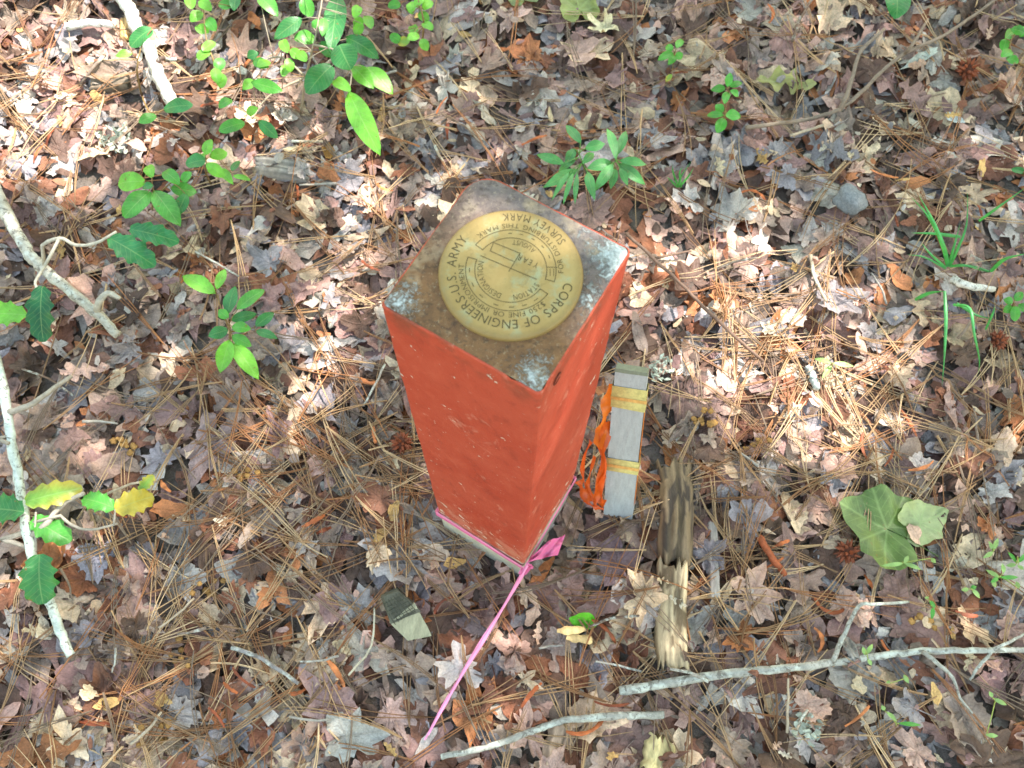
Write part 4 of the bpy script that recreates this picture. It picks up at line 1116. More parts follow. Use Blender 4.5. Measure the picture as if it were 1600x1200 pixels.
# grey crinkled lichen tufts
for (px, py, s, lab) in ((1032, 577, .016, 'grey crinkled lichen tuft just right of the yellow banded stake top'), (180, 222, .024, 'pale blue grey lichen tuft below the thick upper left branch'), (1260, 1140, .018, 'pale grey lichen scrap near the lower right bottom edge')):
    p = at(px, py, .001); mb = MB(); r_ = random.Random(px)
    for j in range(42):
        a = r_.uniform(0, 6.28); rr = s * math.sqrt(r_.random()); c = Vector((math.cos(a) * rr, math.sin(a) * rr, r_.uniform(0, s * .35)))
        d = Vector((r_.uniform(-1, 1), r_.uniform(-1, 1), r_.uniform(.1, .8))).normalized() * s * .35; e = Vector((r_.uniform(-1, 1), r_.uniform(-1, 1), r_.uniform(-.3, .3))).normalized() * s * .16
        V = [c - e, c + e, c + e * 1.6 + d * .6, c - e * 1.2 + d * .7, c + d + e * .2, c + d * 1.15 - e * .7]
        mb.add([tuple(v) for v in V], [(0, 1, 2), (0, 2, 3), (3, 2, 4), (3, 4, 5)], np.array(lin(168, 172, 158)) * r_.uniform(.7, 1.2))
    o = obj('lichen_tuft', mb.mesh('lichen_tuft', MAT_CRUMB), None, p); tag(o, lab, 'lichen')

# ------------------------------------------------------------------ sticks and twigs
def stick(name, px, r0, r1, col, label, lift=.003, mat=None, sides_px=(), per=6, wob=.17, cat='twig', group=None, z=None):
    """branch through pixels (x, y[, height above the litter]) with side twigs; px radii"""
    def pt(q): return at(q[0], q[1], q[2] if len(q) > 2 else lift, .012, 92)
    pts = smooth_path([pt(q) for q in px], per, .0006, len(px)); n = len(pts)
    root = empty(name, pts[-1]) if sides_px else None
    d = depth_at(pts[0]); rr = [(r0 + (r1 - r0) * i / (n - 1)) / FPX * d for i in range(n)]
    mb = MB(); V, T = tube(pts, rr, 9, wob, True, n); mb.add(V, T, col)
    hput(V[:, 0], V[:, 1], V[:, 2])
    if not sides_px:
        o = obj(name, mb.mesh(name, mat or MAT_BARK, pts[-1]), None, pts[-1]); return tag(o, label, cat, group)
    obj('stem', mb.mesh('stem', mat or MAT_BARK, pts[-1]), root)
    for sp_ in sides_px:
        q, a, b = sp_[:3]
        tp = smooth_path([pt(k) for k in q], 4, .0005, int(q[0][0])); s0 = min(pts, key=lambda w_: (w_ - tp[0]).length)
        tp[0] = s0.copy()
        d = depth_at(tp[0]); m = len(tp); mb = MB(); V, T = tube(tp, [(a + (b - a) * i / (m - 1)) / FPX * d for i in range(m)], 7, .08, True, m)
        mb.add(V, T, sp_[3] if len(sp_) > 3 else col); obj('side_twig', mb.mesh('side_twig', mat or MAT_BARK, pts[-1]), root)
    return tag(root, label, cat, group)
GREY = lin(150, 148, 142)
stick('fallen_branch', [(186, -14), (204, 18), (214, 44), (236, 84), (252, 128), (272, 164)], 11, 9, lin(190, 182, 172), 'thick pale grey branch running down from the top left edge', .010, cat='branch',
      sides_px=[([(244, 92), (262, 92), (276, 94)], 4, 3, lin(80, 62, 56))])
stick('broken_stick', [(103, 42), (140, 36), (180, 39)], 6, 6, lin(214, 208, 204), 'short white broken stick left of the thick upper left branch', .006, cat='stick')
stick('fallen_twig', [(968, 1079), (1040, 1068), (1140, 1052), (1230, 1044), (1300, 1036), (1380, 1024), (1440, 1018), (1520, 1016), (1612, 1016)], 7.5, 4.5, GREY, 'long lichened grey twig with side shoots across the lower right', .007,
      sides_px=[([(1302, 1034), (1310, 1010), (1322, 985), (1342, 946, .016), (1368, 944, .012), (1420, 940, .008)], 4.5, 2.2), ([(1442, 1018), (1462, 1034), (1488, 1058), (1500, 1090), (1520, 1115)], 4, 1.5), ([(1548, 1022), (1530, 1040), (1515, 1062)], 3, 2), ([(1548, 1016), (1575, 1004), (1600, 990)], 3, 2)])
stick('fallen_twig', [(690, 1182), (760, 1168), (810, 1150), (850, 1136), (880, 1126), (940, 1120), (1036, 1116)], 4.5, 6, GREY, 'short lichened grey twig crossing the bottom edge below the pink tape', .006)
stick('fallen_twig', [(1165, 200), (1200, 195), (1262, 186), (1312, 170), (1350, 140), (1385, 105), (1420, 80), (1470, 58), (1520, 25), (1565, -8)], 3.4, 2.4, lin(124, 108, 96), 'long grey brown forked twig across the upper right', .008, mat=MAT_PLAINBARK,
      sides_px=[([(1318, 164), (1332, 120), (1345, 80), (1382, 45)], 4, 2.5), ([(1420, 78), (1432, 60), (1450, 30)], 3, 2)])
stick('straight_stick', [(978, 364), (1060, 440), (1120, 500), (1192, 564)], 2.6, 2.4, lin(112, 88, 76), 'thin straight brown stick slanting down behind the right side of the post', .010, mat=MAT_PLAINBARK, cat='stick')
stick('broken_stick', [(1186, 838), (1204, 868), (1226, 898)], 5.5, 5, lin(148, 78, 48), 'short reddish brown stick above the seed ball at lower right', .004, mat=MAT_PLAINBARK, cat='stick')
stick('broken_stick', [(362, 1012), (410, 1030), (466, 1068)], 3.5, 3, lin(130, 124, 124), 'short grey twig left of the sawn offcut near the bottom', .004, cat='stick')
stick('broken_stick', [(1488, 436), (1510, 446), (1552, 452)], 7, 5, lin(196, 190, 184), 'short whitish stick below the grass tuft at right', .004, cat='stick')
stick('broken_stick', [(1262, 572), (1270, 590), (1276, 606)], 6, 6, lin(160, 168, 166), 'stubby pale grey stick end right of the thin straight stick', .003, cat='stick')
stick('straight_stick', [(545, 1055), (580, 1010), (585, 950)], 1.8, 1.5, lin(180, 170, 150), 'thin straw coloured stalk left of the sawn offcut', .006, mat=MAT_PLAINBARK, cat='stick')
r_ = random.Random(77)
for k in range(46):
    px, py = r_.uniform(20, 1580), r_.uniform(20, 1180); g = P(px, py)
    if in_post(g.x, g.y, .05) or kept(px, py, 10): continue
    a = r_.uniform(0, 6.28); L = r_.uniform(30, 95); b = r_.uniform(-.3, .3)
    pts = [(px + math.cos(a + b * t) * L * t, py + math.sin(a + b * t) * L * t * .9) for t in (0, .5, 1)]
    c = r_.choice([lin(126, 108, 96), lin(150, 142, 134), lin(104, 82, 70), lin(168, 150, 130)])
    stick('twig_scrap', pts, r_.uniform(1.5, 3.2), r_.uniform(1.2, 2.2), c, place_label(('long ' if L > 70 else 'short ') + 'thin twig scrap', px, py), .003, mat=r_.choice((MAT_BARK, MAT_PLAINBARK)), per=3, cat='twig', group='thin twig scraps on the litter')

# ------------------------------------------------------------------ green plants
GC = {'L': lin(112, 180, 58), 'M': lin(80, 156, 58), 'D': lin(56, 126, 64), 'H': lin(24, 92, 50), 'h': lin(48, 124, 70), 'Y': lin(186, 168, 62), 'y': lin(116, 160, 62), 'G': lin(84, 150, 84), 'P': lin(146, 178, 106)}
def leaf_shape(kind, n=11):
    if kind == 'holly':
        n = 15
        def wf(t, u):
            e = math.sin(math.pi * min(1, max(0, t * .96 + .02))) ** .5
            ph = (t * 4.0 + .15) % 1.0; sp_ = max(0, 1 - abs(ph - .62) / (.62 if ph < .62 else .38)) ** 1.6
            return max(.01, e * (.74 + .30 * sp_))
        return strip_template(33, 5, lambda t, u: wf(t, u))
    if kind == 'narrow': return strip_template(n, 5, lambda t, u: max(.01, math.sin(math.pi * min(1, t ** .9)) ** .9))
    if kind == 'round': return strip_template(n, 5, lambda t, u: max(.02, math.sin(math.pi * (t * .97 + .02)) ** .55))
    return strip_template(n, 5, lambda t, u: max(.012, math.sin(math.pi * t ** .92) ** .75))
SHAPES = {k: leaf_shape(k) for k in ('holly', 'narrow', 'round', 'oval')}
def green_leaf(parent, b, t, width, kind, col, fold=.35, arch=.12, roll=0.0, mat=None, tipcol=None, wav=.05, name='leaf'):
    V2, T, U = SHAPES[kind]; b, t = Vector(b), Vector(t); L = (t - b).length; y = (t - b) / L
    up = Vector((0, 0, 1)) * .75 + (CAM - b).normalized() * .45
    n = (up - y * up.dot(y)).normalized(); x = y.cross(n)
    x, n = x * math.cos(roll) + n * math.sin(roll), n * math.cos(roll) - x * math.sin(roll)
    r_ = random.Random(int(b.x * 1e5) ^ int(b.y * 1e5)); ph = r_.uniform(0, 6)
    V = []; C = []
    for (vx, vy), (u, tt) in zip(V2, U):
        hw = vx * width / 2
        h = fold * abs(hw) * .5 + arch * L * math.sin(math.pi * tt) - .05 * L * tt * tt + wav * width * math.sin(tt * 9 + ph + u) * abs(u)
        if kind == 'holly': h += .05 * width * abs(u) ** 3 * math.sin(tt * 25.1 + 1)
        V.append(tuple(b + y * (tt * L) + x * hw * (1 - .1 * fold) + n * h - parent.location))
        c = np.array(col)
        if tipcol is not None: c = c + (np.array(tipcol) - c) * min(1, max(0, (abs(u) * .6 + tt * .7 - .45) * 1.6))
        C.append(c)
    mb = MB(); mb.add(V, T, np.array(C), U)
    return obj(name, mb.mesh(name, mat or MAT_GREEN), parent)
def plant(name, label, cat, base, stems, leaves, zh, kind='oval', scol=lin(120, 96, 60), srad=1.6, group=None, spread=.012, holly=False, petiole=True):
    """base pixel on the litter; stems: lists of (x, y, height); leaves: (bx, by, tx, ty, width px, colour key[, kind]) about zh above the litter"""
    b = at(*base); root = empty(name, b); tag(root, label, cat, group); r_ = random.Random(int(base[0] * 7 + base[1]))
    z0 = 0.0; paths = []
    mb = MB()
    for s in stems:
        pts = smooth_path([P(q[0], q[1], q[2]) if q[2] > .004 else at(q[0], q[1], -.004) for q in s], 5, .0004, int(s[0][0])); paths.append(pts)
        d = depth_at(pts[0]); n = len(pts)
        V, T = tube(pts, [srad * (1 - .5 * i / n) / FPX * d for i in range(n)], 6, .05); mb.add(V, T, scol)
    allp = [p for s in paths for p in s]
    made = []
    for lf in leaves:
        bx, by, tx, ty, wd, ck = lf[:6]; kd = lf[6] if len(lf) > 6 else kind
        zl = zh + r_.uniform(-spread, spread); bp = P(bx, by, zl); tp = P(tx, ty, zl + r_.uniform(-.8, .5) * spread)
        c = np.array(GC[ck]) * r_.uniform(.88, 1.12)
        made.append((bp, tp, wd / FPX * depth_at(bp), kd, c, GC['Y'] if ck == 'y' else None))
        if allp and petiole:
            s0 = min(allp, key=lambda q: (q - bp).length)
            mid = (s0 + bp) / 2 + Vector((0, 0, .002))
            V, T = tube([s0, mid, bp + (tp - bp) * .06], [.0007, .0006, .0005], 5, 0); mb.add(V, T, scol)
    if mb.n: obj('stem', mb.mesh('stem', MAT_STEM, b), root)
    for (bp, tp, wd, kd, c, tc_) in made:
        green_leaf(root, bp, tp, wd, kd, c, r_.uniform(.15, .45), r_.uniform(.03, .14), r_.uniform(-.25, .25), None, tc_)
    return root

# holly branches: stems are their own bark, leaves spiny
def holly(name, label, main, r0, r1, col, twigs, leaves, tcol):
    pts = smooth_path([at(q[0], q[1], q[2], .012, 90) for q in main], 6, .0008, 3); n = len(pts)
    root = empty(name, pts[-1]); tag(root, label, 'holly branch', 'holly branches at the left edge'); d = depth_at(pts[0])
    mb = MB(); V, T = tube(pts, [(r0 + (r1 - r0) * i / (n - 1)) / FPX * d for i in range(n)], 10, .14, True, 4); mb.add(V, T, col)
    obj('branch', mb.mesh('branch', MAT_BARK, pts[-1]), root)
    for (q, a, b) in twigs:
        tp = smooth_path([P(*k) for k in q], 4, .0004, int(q[0][0] + 50)); s0 = min(pts, key=lambda w_: (w_ - tp[0]).length)
        if (s0 - tp[0]).length < .05: tp[0] = s0.copy()
        m = len(tp); mb = MB(); V, T = tube(tp, [(a + (b - a) * i / (m - 1)) / FPX * d for i in range(m)], 7, .08); mb.add(V, T, tcol)
        obj('twig', mb.mesh('twig', MAT_PLAINBARK, pts[-1]), root)
    r_ = random.Random(int(main[0][1]))
    for (bx, by, zb, tx, ty, zt, wd, ck, lab) in leaves:
        bp, tp = P(bx, by, zb), P(tx, ty, zt)
        o = green_leaf(root, bp, tp, wd / FPX * depth_at(bp), 'holly', np.array(GC[ck]), r_.uniform(.2, .5), r_.uniform(.04, .12), r_.uniform(-.2, .2), None, GC['Y'] if ck in 'y' else None, .03)
        if lab: o['label'] = lab
holly('holly_branch', 'thick grey holly branch from the left edge with dark spiny leaves',
      [(-20, 270, .03), (8, 330, .03), (40, 388, .028), (62, 415, .026), (110, 455, .018), (150, 488, .012), (184, 524, .004)], 11, 6.5, lin(168, 162, 150),
      [([(57, 388, .045), (92, 372, .060), (120, 383, .065), (150, 380, .070), (182, 362, .075)], 3, 2), ([(92, 374, .06), (72, 412, .065), (56, 440, .07), (58, 452, .07)], 2.6, 1.8), ([(150, 478, .02), (168, 458, .03), (188, 466, .03)], 6, 2.5)],
      [(66, 447, .075, 66, 534, .055, 50, 'H', 'dark blue green spiny leaf hanging down'), (42, 492, .06, -28, 490, .06, 46, 'L', 'bright yellow green leaf cut by the left edge'), (171, 372, .072, 242, 414, .060, 48, 'h', None), (203, 358, .072, 279, 377, .060, 40, 'h', None)], lin(172, 164, 150))
holly('holly_branch', 'slender whitish lichened holly stem at lower left with green and yellow leaves',
      [(-12, 540, .05), (6, 610, .05), (16, 680, .05), (28, 745, .045), (40, 820, .04), (55, 880, .03), (78, 940, .018), (94, 985, .010), (111, 1024, .003)], 7.5, 6.5, lin(186, 194, 186),
      [([(16, 645, .05), (52, 630, .05), (85, 606, .04), (112, 588, .03)], 5, 3), ([(-8, 683, .05), (14, 693, .05)], 3, 3), ([(-6, 842, .05), (24, 848, .045), (48, 858, .035)], 4, 3), ([(70, 824, .05), (98, 788, .055), (132, 771, .06)], 4.5, 3),
       ([(90, 800, .055), (112, 820, .06), (142, 828, .06), (184, 818, .06)], 2.4, 1.6), ([(178, 820, .06), (180, 800, .065), (178, 792, .065)], 1.8, 1.2), ([(56, 870, .04), (55, 830, .05), (56, 800, .055)], 2, 1.4)],
      [(38, 800, .06, -22, 795, .06, 58, 'D', None), (40, 784, .06, 127, 762, .058, 46, 'y', None), (180, 794, .066, 128, 778, .06, 38, 'M', None), (180, 797, .066, 240, 775, .055, 48, 'Y', 'yellow and brown dying leaf'), (218, 768, .06, 240, 742, .055, 22, 'y', None),
       (50, 812, .05, 110, 845, .045, 46, 'M', None), (62, 866, .05, 66, 944, .04, 66, 'D', 'broad spiny leaf lowest on the stem')], lin(150, 140, 128))

plant('seedling', 'bright green seedling with whorled pointed leaves left of the red post', 'seedling', (360, 530), [[(360, 530, 0), (360, 518, .03), (358, 506, .055)], [(360, 518, .03), (345, 480, .05), (337, 455, .055)], [(360, 518, .03), (398, 512, .05)]],
      [(337, 459, 284, 430, 27, 'L'), (338, 452, 352, 419, 16, 'L'), (356, 492, 367, 446, 23, 'D'), (370, 484, 413, 451, 25, 'M'), (357, 497, 341, 484, 17, 'M'), (360, 500, 401, 490, 18, 'D'), (357, 515, 325, 525, 21, 'D'), (362, 511, 392, 514, 19, 'M'),
       (399, 510, 428, 488, 19, 'D'), (400, 517, 433, 528, 15, 'D'), (362, 524, 393, 541, 19, 'M'), (359, 531, 344, 582, 28, 'L'), (363, 536, 404, 592, 28, 'L')], .06)
plant('seedling', 'seedling with broad oval light green leaves below the thick upper left branch', 'seedling', (238, 325), [[(238, 328, 0), (240, 310, .03), (238, 290, .06)], [(240, 310, .03), (262, 290, .05), (268, 285, .055)]],
      [(226, 284, 184, 287, 33, 'L', 'round'), (234, 299, 193, 338, 35, 'M', 'round'), (240, 297, 281, 352, 34, 'M'), (238, 277, 231, 258, 19, 'L', 'round'), (256, 268, 280, 286, 22, 'M', 'round'), (266, 294, 308, 300, 25, 'M'), (292, 302, 275, 338, 20, 'D'), (240, 290, 222, 294, 14, 'D'), (285, 285, 298, 268, 18, 'M')], .06)
plant('seedling', 'small yellow green seedling with a dark round leaf above the oval leaved seedling', 'seedling', (330, 285), [[(330, 288, 0), (322, 270, .03), (322, 250, .05)], [(322, 270, .03), (352, 268, .04), (362, 270, .045)]],
      [(322, 250, 290, 256, 28, 'D', 'round'), (322, 243, 330, 217, 19, 'L'), (328, 245, 355, 238, 19, 'L', 'round'), (322, 255, 352, 277, 20, 'L'), (344, 264, 364, 287, 15, 'L'), (364, 275, 392, 281, 10, 'L'), (362, 268, 374, 250, 13, 'D'), (318, 250, 312, 240, 14, 'L')], .05)
plant('creeping_vine', 'thin vine with four separate green leaves over the thick upper left branch', 'vine', (222, 150), [[(222, 150, 0), (214, 110, .03), (222, 70, .05), (238, 44, .06)], [(222, 150, 0), (236, 176, .03), (270, 166, .05), (300, 164, .05)]],
      [(238, 45, 203, 72, 30, 'D', 'round'), (207, 84, 180, 87, 14, 'L'), (301, 165, 255, 170, 26, 'D', 'round'), (244, 181, 217, 191, 18, 'M', 'round')], .055)
def dots(pts, r_, s): 
    out = []
    for (x, y, c) in pts:
        a = r_.uniform(0, 6.28); out.append((x - math.cos(a) * s * .5, y - math.sin(a) * s * .5, x + math.cos(a) * s * .5, y + math.sin(a) * s * .5, s * .8, c, 'round'))
    return out
r_ = random.Random(4)
plant('creeping_vine', 'string of small round yellow green leaves left of the leafy top shrub', 'vine', (345, 140), [[(345, 140, 0), (335, 100, .03), (322, 60, .04), (318, 20, .05), (312, -10, .05)]],
      dots([(298, 2, 'L'), (321, 8, 'L'), (307, 26, 'L'), (330, 38, 'M'), (316, 46, 'L'), (326, 72, 'L'), (318, 86, 'L'), (343, 101, 'M'), (346, 126, 'L'), (338, 118, 'L'), (352, 8, 'M'), (368, 4, 'D')], r_, 23), .045, 'round')
plant('leafy_shrub', 'leafy green shrub with broad pointed leaves at the top left of centre', 'shrub', (470, 175), [[(470, 178, 0), (478, 120, .05), (490, 70, .10), (500, 20, .12), (505, -15, .13)], [(490, 70, .10), (525, 80, .11), (548, 110, .10), (545, 145, .10)], [(478, 120, .05), (440, 90, .07), (410, 95, .07)], [(478, 120, .05), (420, 150, .05), (395, 185, .05)]],
      [(404, -6, 434, 24, 26, 'M'), (474, -4, 486, 28, 24, 'M'), (472, 28, 428, 60, 27, 'D'), (460, 60, 494, 60, 24, 'M', 'round'), (506, 28, 504, 56, 16, 'M'), (530, -8, 516, 78, 36, 'D'), (540, 58, 592, 90, 30, 'D'), (530, 70, 548, 108, 44, 'D', 'round'), (500, 66, 518, 88, 22, 'D', 'round'), (518, 103, 480, 145, 40, 'D', 'round'),
       (550, 102, 584, 138, 26, 'L'), (572, 104, 614, 146, 30, 'L'), (548, 142, 520, 124, 20, 'L', 'round'), (544, 142, 592, 240, 38, 'L'), (392, 128, 442, 142, 22, 'M'), (404, 188, 434, 216, 20, 'D'), (382, 192, 342, 204, 22, 'M', 'round'), (386, 90, 404, 82, 16, 'D'), (396, 125, 380, 140, 18, 'L'), (395, 95, 420, 105, 18, 'M'),
       (362, 155, 342, 168, 18, 'M'), (386, 178, 402, 168, 16, 'L'), (488, 44, 500, 30, 12, 'M')]
      + dots([(445, 72, 'L'), (462, 84, 'L'), (452, 102, 'L'), (412, 100, 'L'), (447, 110, 'L'), (557, 18, 'L'), (560, 36, 'L'), (576, 34, 'L'), (560, 45, 'L'), (472, 88, 'L')], r_, 21), .10, scol=lin(140, 128, 110), spread=.02, srad=2)
plant('small_sprig', 'small sprig of round yellow green leaflets at the top edge right of the shrub', 'sprig', (660, 62), [[(660, 64, 0), (662, 35, .03), (655, 5, .04), (650, -12, .04)]], dots([(643, 12, 'L'), (655, 3, 'L'), (668, 8, 'L'), (662, 26, 'L'), (668, 41, 'L'), (647, 48, 'L'), (630, 65, 'y'), (663, 70, 'L'), (616, 8, 'M'), (618, 60, 'M'), (646, 58, 'L')], r_, 20), .035)
plant('leafy_plant', 'green plant with narrow radiating leaves just behind the top of the post', 'plant', (930, 285), [[(930, 290, 0), (940, 270, .04), (962, 252, .06)], [(930, 290, 0), (915, 265, .04), (905, 240, .06)]],
      [(962, 250, 949, 198, 16, 'G'), (965, 242, 979, 203, 15, 'G'), (967, 251, 1011, 257, 15, 'G'), (966, 255, 1008, 288, 19, 'G'), (958, 256, 928, 299, 18, 'G'), (962, 262, 954, 295, 14, 'G'), (968, 262, 981, 290, 12, 'G'), (956, 254, 917, 263, 20, 'G'), (908, 224, 884, 194, 17, 'G'), (882, 256, 838, 241, 16, 'G'), (898, 232, 884, 258, 16, 'G'),
       (914, 232, 946, 224, 18, 'G'), (904, 264, 849, 292, 19, 'G'), (918, 268, 929, 312, 16, 'G'), (910, 256, 928, 238, 14, 'G'), (900, 250, 872, 268, 13, 'G'), (890, 268, 862, 312, 9, 'G'), (896, 270, 880, 318, 9, 'G'), (902, 270, 898, 318, 9, 'G')], .06, 'narrow', lin(90, 130, 60))
plant('seedling', 'small light green seedling with two leaf tiers at upper right of centre', 'seedling', (1132, 195), [[(1132, 196, 0), (1133, 175, .02), (1137, 140, .035)]],
      [(1137, 136, 1141, 113, 13, 'M'), (1134, 138, 1111, 140, 14, 'M'), (1140, 136, 1160, 129, 12, 'M'), (1141, 141, 1154, 151, 12, 'M'), (1136, 143, 1132, 162, 13, 'M'), (1131, 180, 1104, 180, 12, 'M'), (1130, 176, 1118, 163, 15, 'M'), (1134, 180, 1157, 182, 21, 'M', 'round'), (1131, 185, 1121, 207, 18, 'M', 'round')], .035)
plant('seedling', 'tiny bright green seedling near the top edge right of centre', 'seedling', (1052, 90), [[(1052, 92, 0), (1054, 82, .02)]], [(1053, 82, 1028, 93, 15, 'M'), (1057, 76, 1066, 60, 13, 'M'), (1055, 86, 1044, 101, 13, 'M'), (1057, 82, 1065, 93, 13, 'M'), (1052, 78, 1040, 72, 12, 'M'), (1050, 116, 1040, 128, 9, 'y')], .02)
plant('leafy_plant', 'single broad green leaf hanging in from the top edge at right', 'plant', (1380, -40), [[(1380, -40, 0), (1392, -30, .04), (1400, -18, .07)]], [(1400, -20, 1402, 26, 42, 'D', 'round'), (1392, -12, 1376, -2, 14, 'M')], .07)
plant('creeping_vine', 'small round leaved vine at the upper right edge', 'vine', (1600, 100), [[(1600, 105, 0), (1585, 90, .02), (1578, 70, .03), (1590, 45, .04)]], dots([(1577, 54, 'M'), (1590, 48, 'M'), (1570, 70, 'M'), (1573, 84, 'M'), (1582, 94, 'M'), (1600, 50, 'M')], r_, 20), .03)
plant('seedling', 'three leaved green seedling at the right edge beside the grass', 'seedling', (1584, 480), [[(1584, 482, 0), (1583, 474, .02)]], [(1583, 472, 1568, 468, 13, 'M'), (1585, 470, 1598, 456, 14, 'M'), (1582, 478, 1568, 488, 14, 'M'), (1586, 478, 1586, 502, 15, 'M', 'round'), (1590, 476, 1606, 486, 14, 'M')], .02)
plant('seedling', 'green leaf pair at the right edge above the grass', 'seedling', (1600, 275), [[(1600, 276, 0), (1600, 268, .02)]], [(1602, 270, 1580, 264, 14, 'D'), (1600, 272, 1622, 280, 14, 'D')], .02)
plant('seedling', 'two small pale leaves in the sunlit litter right of the thin straight stick', 'seedling', (1300, 572), [[(1300, 573, 0), (1300, 568, .012)]], [(1300, 568, 1272, 560, 8, 'P', 'narrow'), (1300, 568, 1335, 572, 9, 'P', 'narrow'), (1300, 570, 1285, 590, 8, 'P', 'narrow')], .012)
for k, (cx, cy, lab, lv) in enumerate([
    (1410, 878, 'pale green sprout below the large green fallen leaf', [(1412, 880, 1378, 884), (1412, 880, 1440, 890), (1412, 880, 1420, 868), (1455, 872, 1462, 880)]),
    (1552, 858, 'pale sprout near the right edge above the other sprouts', [(1552, 860, 1560, 840), (1552, 862, 1536, 872), (1552, 862, 1545, 845)]),
    (1590, 870, 'bright pale sprout cut by the right edge', [(1588, 880, 1575, 862), (1588, 880, 1604, 864), (1588, 882, 1572, 884), (1590, 884, 1600, 890)]),
    (1562, 900, 'branching pale green sprout at right with long leaflets', [(1562, 902, 1540, 890), (1562, 902, 1592, 902), (1560, 902, 1548, 910), (1568, 896, 1566, 880), (1550, 906, 1556, 918), (1592, 920, 1588, 908)]),
    (1520, 922, 'short pale sprout below the branching one', [(1514, 920, 1502, 922), (1518, 920, 1532, 935), (1516, 920, 1526, 916)]),
    (1455, 945, 'crooked yellow green sprout above the ochre fungus', [(1450, 936, 1446, 932), (1452, 938, 1462, 950), (1458, 948, 1456, 968)]),
    (1352, 1015, 'tiny green sprout on the long lichened twig', [(1352, 1024, 1348, 1010), (1354, 1022, 1364, 1006), (1356, 1030, 1362, 1040)]),
    (1400, 1130, 'small green sprout between leaves near the bottom right', [(1385, 1112, 1402, 1128), (1402, 1130, 1440, 1133), (1382, 1110, 1378, 1102)]),
    (1555, 1095, 'narrow green leaflet sprout near the right edge at the bottom', [(1550, 1090, 1574, 1102), (1550, 1090, 1546, 1080), (1540, 1148, 1560, 1150)]),
    (1414, 1060, 'single green leaflet sprout below the long lichened twig', [(1412, 1054, 1420, 1068), (1390, 1068, 1386, 1064)])]):
    plant('pale_sprout', lab, 'sprout', (cx, cy), [[(cx, cy + 3, 0), (cx, cy, .012)]], [(a, b, c, d, 7, rnd.choice('PPPM'), 'narrow') for a, b, c, d in lv], .014, 'narrow', lin(140, 150, 80), 1.2, 'pale green sprouts at lower right', .004)

def grass(name, label, base, blades, col):
    b = at(*base); root = empty(name, b); tag(root, label, 'grass', kind='thing'); r_ = random.Random(base[0])
    for bl in blades:
        pts = [P(*q) if q[2] > .003 else at(q[0], q[1], .002) for q in bl[:-1]]; mb = MB(); wd = .75 * bl[-1] / FPX * depth_at(pts[0])
        ribbon(mb, pts, lambda t, wd=wd: wd * (.55 + .45 * math.sin(math.pi * min(1, .2 + t))) * (1 - t ** 4 * .9), np.array(col) * r_.uniform(.85, 1.15), lambda t: .25 * math.sin(t * 3), 5)
        mb.V[-1] = mb.V[-1] - np.array(b); o = obj('blade', mesh_tris('blade', mb.V[-1], mb.T[-1], MAT_GREEN, mb.C[-1], np.full((len(mb.V[-1]), 2), .4)), root)
GB = lin(70, 150, 84)
grass('grass_tuft', 'green grass tuft with upright blades at right', (1480, 418), [[(1481, 416, .004), (1474, 385, .04), (1455, 340, .06), (1436, 306, .06), 9], [(1481, 416, .004), (1470, 375, .04), (1448, 335, .06), (1424, 308, .06), 7], [(1482, 416, .004), (1490, 388, .03), (1500, 350, .05), 6], [(1484, 416, .004), (1496, 390, .03), (1510, 352, .05), (1512, 300, .06), 6],
      [(1478, 418, .004), (1455, 398, .02), (1440, 380, .02), 5], [(1484, 416, .004), (1510, 415, .02), (1536, 424, .01), 6], [(1500, 370, .02), (1460, 365, .025), (1424, 364, .02), 7], [(1478, 420, .004), (1445, 402, .01), (1418, 398, .005), 4]], GB)
grass('drooping_grass', 'long drooping grass blades bent over the litter at lower right of the tuft', (1478, 458), [[(1430, 468, .01), (1452, 458, .03), (1476, 455, .05), 8], [(1476, 455, .05), (1478, 500, .045), (1476, 550, .03), (1472, 602, .005), 7], [(1490, 476, .03), (1515, 482, .05), (1522, 520, .045), (1530, 560, .02), (1529, 584, .004), 6], [(1495, 474, .03), (1525, 492, .04), (1550, 498, .02), 6], [(1540, 515, .01), (1552, 488, .03), (1554, 478, .03), 5]], GB)
grass('slanting_grass', 'two green blades slanting in from the right edge beside the tuft', (1550, 425), [[(1548, 424, .004), (1570, 405, .03), (1604, 396, .05), 8], [(1530, 345, .01), (1562, 322, .04), (1604, 292, .06), 6], [(1545, 424, .004), (1520, 416, .01), (1500, 412, .006), 5]], GB)
grass('grass_tuft', 'small thin grass tuft right of the narrow leaved green plant', (1060, 292), [[(1060, 292, .002), (1064, 276, .02), (1080, 252, .04), 4], [(1060, 292, .002), (1052, 270, .02), (1050, 256, .03), 4], [(1062, 292, .002), (1076, 275, .02), (1084, 262, .03), 4], [(1058, 292, .002), (1048, 282, .01), (1042, 276, .02), 4], [(1064, 292, .002), (1062, 270, .03), (1066, 262, .03), 4]], GB)

